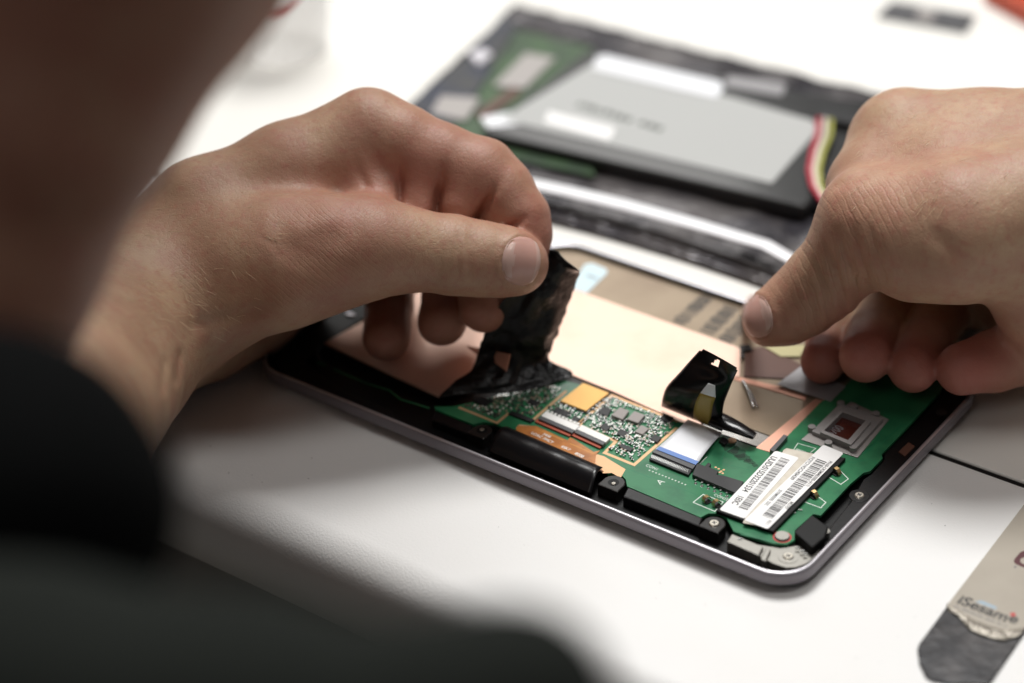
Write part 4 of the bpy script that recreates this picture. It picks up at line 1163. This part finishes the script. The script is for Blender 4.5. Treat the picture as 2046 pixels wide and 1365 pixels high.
# boards inside
gb = thing('green_circuit_board', 'green circuit board with dark chips lying on the antistatic bag behind the left hand', 'circuit board', tuple(P(960, 200, -4)))
mb = MB(); mb.prism(P2([(1028, 58), (1185, 96), (1100, 200), (1190, 352), (1030, 318), (900, 285), (812, 222), (930, 120)], -3.6), -4.6, -3.6); mb.build('board_panel', MAT['bg_green'], gb)
for pts, m_, nm in (([(1010, 28), (1032, 55), (960, 175), (905, 250), (815, 212), (930, 110)], 'bg_blue', 'shield_plate'), ([(1050, 105), (1110, 115), (1050, 175), (985, 170)], 'module_plate', 'display_chip'), ([(880, 190), (960, 195), (930, 240), (860, 225)], 'module_plate', 'display_chip'), ([(1000, 190), (1030, 170), (1040, 185), (960, 240), (950, 225)], 'brown_film', 'contact_strip')):
    mb = MB(); mb.prism(P2(pts, -2.6), -3.6, -2.7 + .1 * (nm == 'display_chip')); mb.build(nm, MAT[m_], gb, bevel=.3)
mb = MB(); mb.prism(P2([(935, 105), (965, 95), (985, 108), (955, 130)], -1.8), -2.7, -1.8); mb.build('metal_can', MAT['rim_bright'], gb, bevel=.5)
# battery
bat = thing('battery', 'flat black tablet battery pack with a silver label, lying behind the tablet on the bag', 'battery', tuple(P(1330, 260, -5)))
zt = 1.0
mb = MB(); mb.prism(rounded([(1168, 100), (1790, 215), (1608, 412), (962, 262)], 3.0, zt), -5.2, zt - .3); mb.build('battery_case', MAT['battery_black'], bat, bevel=1.2, seg=4)
mb = MB(); mb.prism(P2([(1198, 118), (1646, 247), (1542, 366), (1000, 238)], zt), zt - .3, zt)
e = P(1640, 245, 0) - P(1200, 117, 0); e /= np.linalg.norm(e); ee = np.array([-e[1], e[0], 0])
smudged_print(mb, P(1150, 212, zt + .03), e, ee, 39, 4.2, 1, 4)
mb.build('silver_label', [MAT['battery_silver'], MAT['battery_ink']], bat)
mb = MB(); mb.prism(P2([(1192, 114), (1210, 110), (1440, 164), (1446, 176), (1430, 196), (1185, 138)], zt + .3), zt + .02, zt + .4); mb.build('white_tape_strip', MAT['ribbon'], bat)
mb = MB(); mb.prism(P2([(1455, 152), (1570, 170), (1562, 192), (1448, 170)], zt), zt - .25, zt + .1); mb.build('pale_sticker', MAT['grey_film'], bat)
mb = MB(); mb.prism(P2([(1096, 222), (1230, 256), (1216, 280), (1088, 244)], zt + .2), zt + .02, zt + .2); mb.build('white_sticker', MAT['label_white'], bat)
mb = MB(); mb.prism(P2([(960, 236), (1060, 218), (1090, 245), (975, 256)], zt - .5), zt - 1.2, zt - .2); mb.build('tape_end', MAT['ribbon'], bat)
mb = MB(); mb.prism(P2([(1638, 205), (1722, 222), (1710, 250), (1626, 232)], 3.5), zt - .3, 4); mb.build('plug', MAT['chip'], bat, bevel=.4)
for k, (m_, du) in enumerate((('wire_red', 0), ('wire_white', 13), ('wire_yellow', 25))):
    mb = MB(); mb.tube([P(1636 + du, 238, 3), P(1634 + du, 270, 4), P(1622 + du * .9, 305, 4), P(1616 + du * .8, 340, 3.4), P(1622 + du * .7, 372, 2.8), P(1640 + du * .6, 400, 2), P(1665 + du * .5, 425, 0)], .95, 10)
    mb.build('wire', MAT[m_], bat)
# plastic cup with a red mark
cx, cy, _ = P(575, 100, -7)
cup = thing('plastic_cup', 'translucent white plastic cup with a red ring mark standing at the far left', 'cup', (cx, cy, -7))
mb = MB(); n = 40; prof = [(16.5, -7), (17.0, -6), (21, 45), (21.6, 45), (17.6, -6.2), (17.0, -7.0)]
prof = [(.01, -6.9), (16.5, -6.9), (17.2, -6.2), (22.5, 60), (21.8, 60), (16.3, -5.8), (.01, -5.8)]
vs = [(cx + r * math.cos(2 * math.pi * i / n), cy + r * math.sin(2 * math.pi * i / n), z) for r, z in prof for i in range(n)]
mb.add(vs, [[k * n + i, k * n + (i + 1) % n, (k + 1) * n + (i + 1) % n, (k + 1) * n + i] for k in range(len(prof) - 1) for i in range(n)], 0, True)
mb.build('cup_wall', MAT['cup'], cup)
mb = MB(); ang0 = math.atan2(CAM_C[1] - cy, CAM_C[0] - cx)
pr = []
for i in range(25):
    a = ang0 - .9 + i / 24 * 1.3
    z0 = 26 - 6 * math.sin(i / 24 * math.pi); w = 4.2 * math.sin(.3 + i / 24 * 2.6)
    for z in (z0 - w / 2, z0 + w / 2):
        r = 17.2 + (z + 6.2) / 66.2 * 5.3 + .25; pr.append((cx + r * math.cos(a), cy + r * math.sin(a), z))
mb.add(pr, [[2 * i, 2 * i + 2, 2 * i + 3, 2 * i + 1] for i in range(24)], 0, True); mb.build('red_mark', MAT['red'], cup, solid=.2)
# dark metal part and orange object at the back right
mp = thing('metal_bracket', 'small dark grey metal bracket with bright middle, lying alone at the back', 'bracket', tuple(P(1850, 32, -7)))
mb = MB(); mb.prism(P2([(1782, 2), (1950, 30), (1930, 62), (1752, 30)], -5.4), -6.9, -5.4); mb.build('plate', MAT['grey_plastic'], mp, bevel=.4)
mb = MB(); mb.prism(P2([(1838, 16), (1872, 22), (1862, 46), (1828, 38)], -5.2), -5.4, -4.6); mb.build('centre_stud', MAT['module_plate'], mp, bevel=.4)
orx = thing('orange_case', 'orange red plastic case at the top right corner of the table, mostly outside the view', 'case', tuple(P(2060, -30, -7)))
mb = MB(); mb.prism(rounded([(1960, -20), (2120, -60), (2180, 30), (2060, 34)], 4, -2), -6.9, 2); mb.build('case_body', MAT['orange'], orx, bevel=2, seg=4)
mb = MB(); mb.prism(rounded([(1975, -22), (2110, -56), (2160, 20), (2064, 24)], 4, -2), 2.0, 3.5); mb.build('lid', MAT['orange'], orx, bevel=1, seg=3)

crumb_rnd = random.Random(21)
cr = MB()
for i in range(46):
    u, v = crumb_rnd.choice([(crumb_rnd.uniform(700, 1500), crumb_rnd.uniform(1010, 1330)), (crumb_rnd.uniform(1700, 1900), crumb_rnd.uniform(1000, 1340)), (crumb_rnd.uniform(350, 700), crumb_rnd.uniform(880, 1050))])
    x, y, _ = P(u, v, -7)
    if y < -42: continue
    r = crumb_rnd.uniform(.06, .2); cr.cyl((x, y), r, -7.0, -7 + r * .5, 6, r1=r * .5)
crumbs = cr.build('dust_specks', MAT['dark_edge']); crumbs['kind'] = 'stuff'; crumbs['label'] = 'tiny dark dust specks scattered on the white table'; crumbs['category'] = 'dust'
# ------------------------------------------------------------------ opening tool
tool = thing('opening_tool', 'flat steel opening tool with beige sticker and bare rounded tip, lying at the lower right', 'pry tool', tuple(P(1960, 1250, -7)))
ZQ = -6.0
mb = MB(); mb.prism(P2([(1897, 1204), (1836, 1286), (1833, 1296), (1837, 1324), (1850, 1350), (1862, 1357), (1900, 1364), (1970, 1366), (1980, 1362), (2044, 1268), (2180, 1080), (2060, 1000)], ZQ), -6.9, ZQ)
mb.build('steel_blade', MAT['steel_tip'], tool, bevel=.3)
zs = ZQ + .35
jag = [(1897, 1203), (1891, 1212), (1898, 1222), (1912, 1228), (1922, 1234), (1934, 1238), (1938, 1250), (1934, 1254), (1950, 1258), (1966, 1268), (1988, 1276), (2002, 1277), (2030, 1272), (2042, 1262)]
mb = MB(); mb.prism(P2(jag + [(2210, 1050), (2080, 960), (2050, 1003)], zs), ZQ + .01, zs)
e = P(2032, 1252, zs) - P(1912, 1205, zs); e /= np.linalg.norm(e); ee = np.array([-e[1], e[0], 0])
mb.text('iSesam', P(1910, 1204, zs + .01), e, ee, 5.6, 1, .98, .025)
mb.text('e', P(2012, 1240, zs + .01), e, ee, 5.6, 1, .98, .025)
smudged_print(mb, P(1906, 1213, zs + .01), e, ee, 15, 1.0, 4, 9)
c = P(2024, 1228, zs); mb.cyl((c[0], c[1]), .8, zs, zs + .02, 12, 2)
mb.prism(P2([(1948, 1202), (1962, 1200), (1992, 1213), (1990, 1218)], zs), zs, zs + .012, 3)
lg = P(2056, 1120, zs)
mb.prism([(lg[0] + 3.7 * math.copysign(abs(math.cos(a)) ** .5, math.cos(a)), lg[1] + 3.7 * math.copysign(abs(math.sin(a)) ** .5, math.sin(a))) for a in np.linspace(0, 2 * math.pi, 32, endpoint=False)], zs, zs + .014, 5)
mb.cyl((lg[0] - .6, lg[1] - .8), 1.6, zs + .015, zs + .03, 20, 0)
e3 = np.array([.2, .98, 0]); smudged_print(mb, P(2030, 1136, zs + .01), e3, np.array([-.98, .2, 0]), 8, 1.3, 4, 2)
mb.build('sticker', [MAT['tool_sticker'], MAT['logo_black'], MAT['red'], MAT['logo_blue'], MAT['label_ink_pale'], MAT['logo_dark_red']], tool)
# crumpled torn film at the sticker's end
A = np.array([(1893, 1206), (1922, 1226), (1945, 1240), (1975, 1252), (2010, 1262), (2044, 1256)], float)
Bq = np.array([(1890, 1214), (1918, 1234), (1934, 1256), (1962, 1270), (2002, 1281), (2040, 1270)], float)
rowsb = []
for t in np.linspace(0, 1, 8):
    r = []
    for s in np.linspace(0, 5, 30):
        i = min(int(s), 4); f = s - i
        q = (A[i] * (1 - f) + A[i + 1] * f) * (1 - t) + (Bq[i] * (1 - f) + Bq[i + 1] * f) * t
        p = P(q[0], q[1], zs); p[2] += .15 + 1.1 * math.sin(t * math.pi) * abs(mnoise.noise(Vector((s * 1.7, t * 2, 2)))) + .2 * mnoise.noise(Vector((s * 5, t * 6, 0)))
        r.append(p)
    rowsb.append(r)
sheetgrid(rowsb, 'torn_film', MAT['torn_film'], tool, .1, 1)

for o in scene.objects:
    if 'org' in o: del o['org']
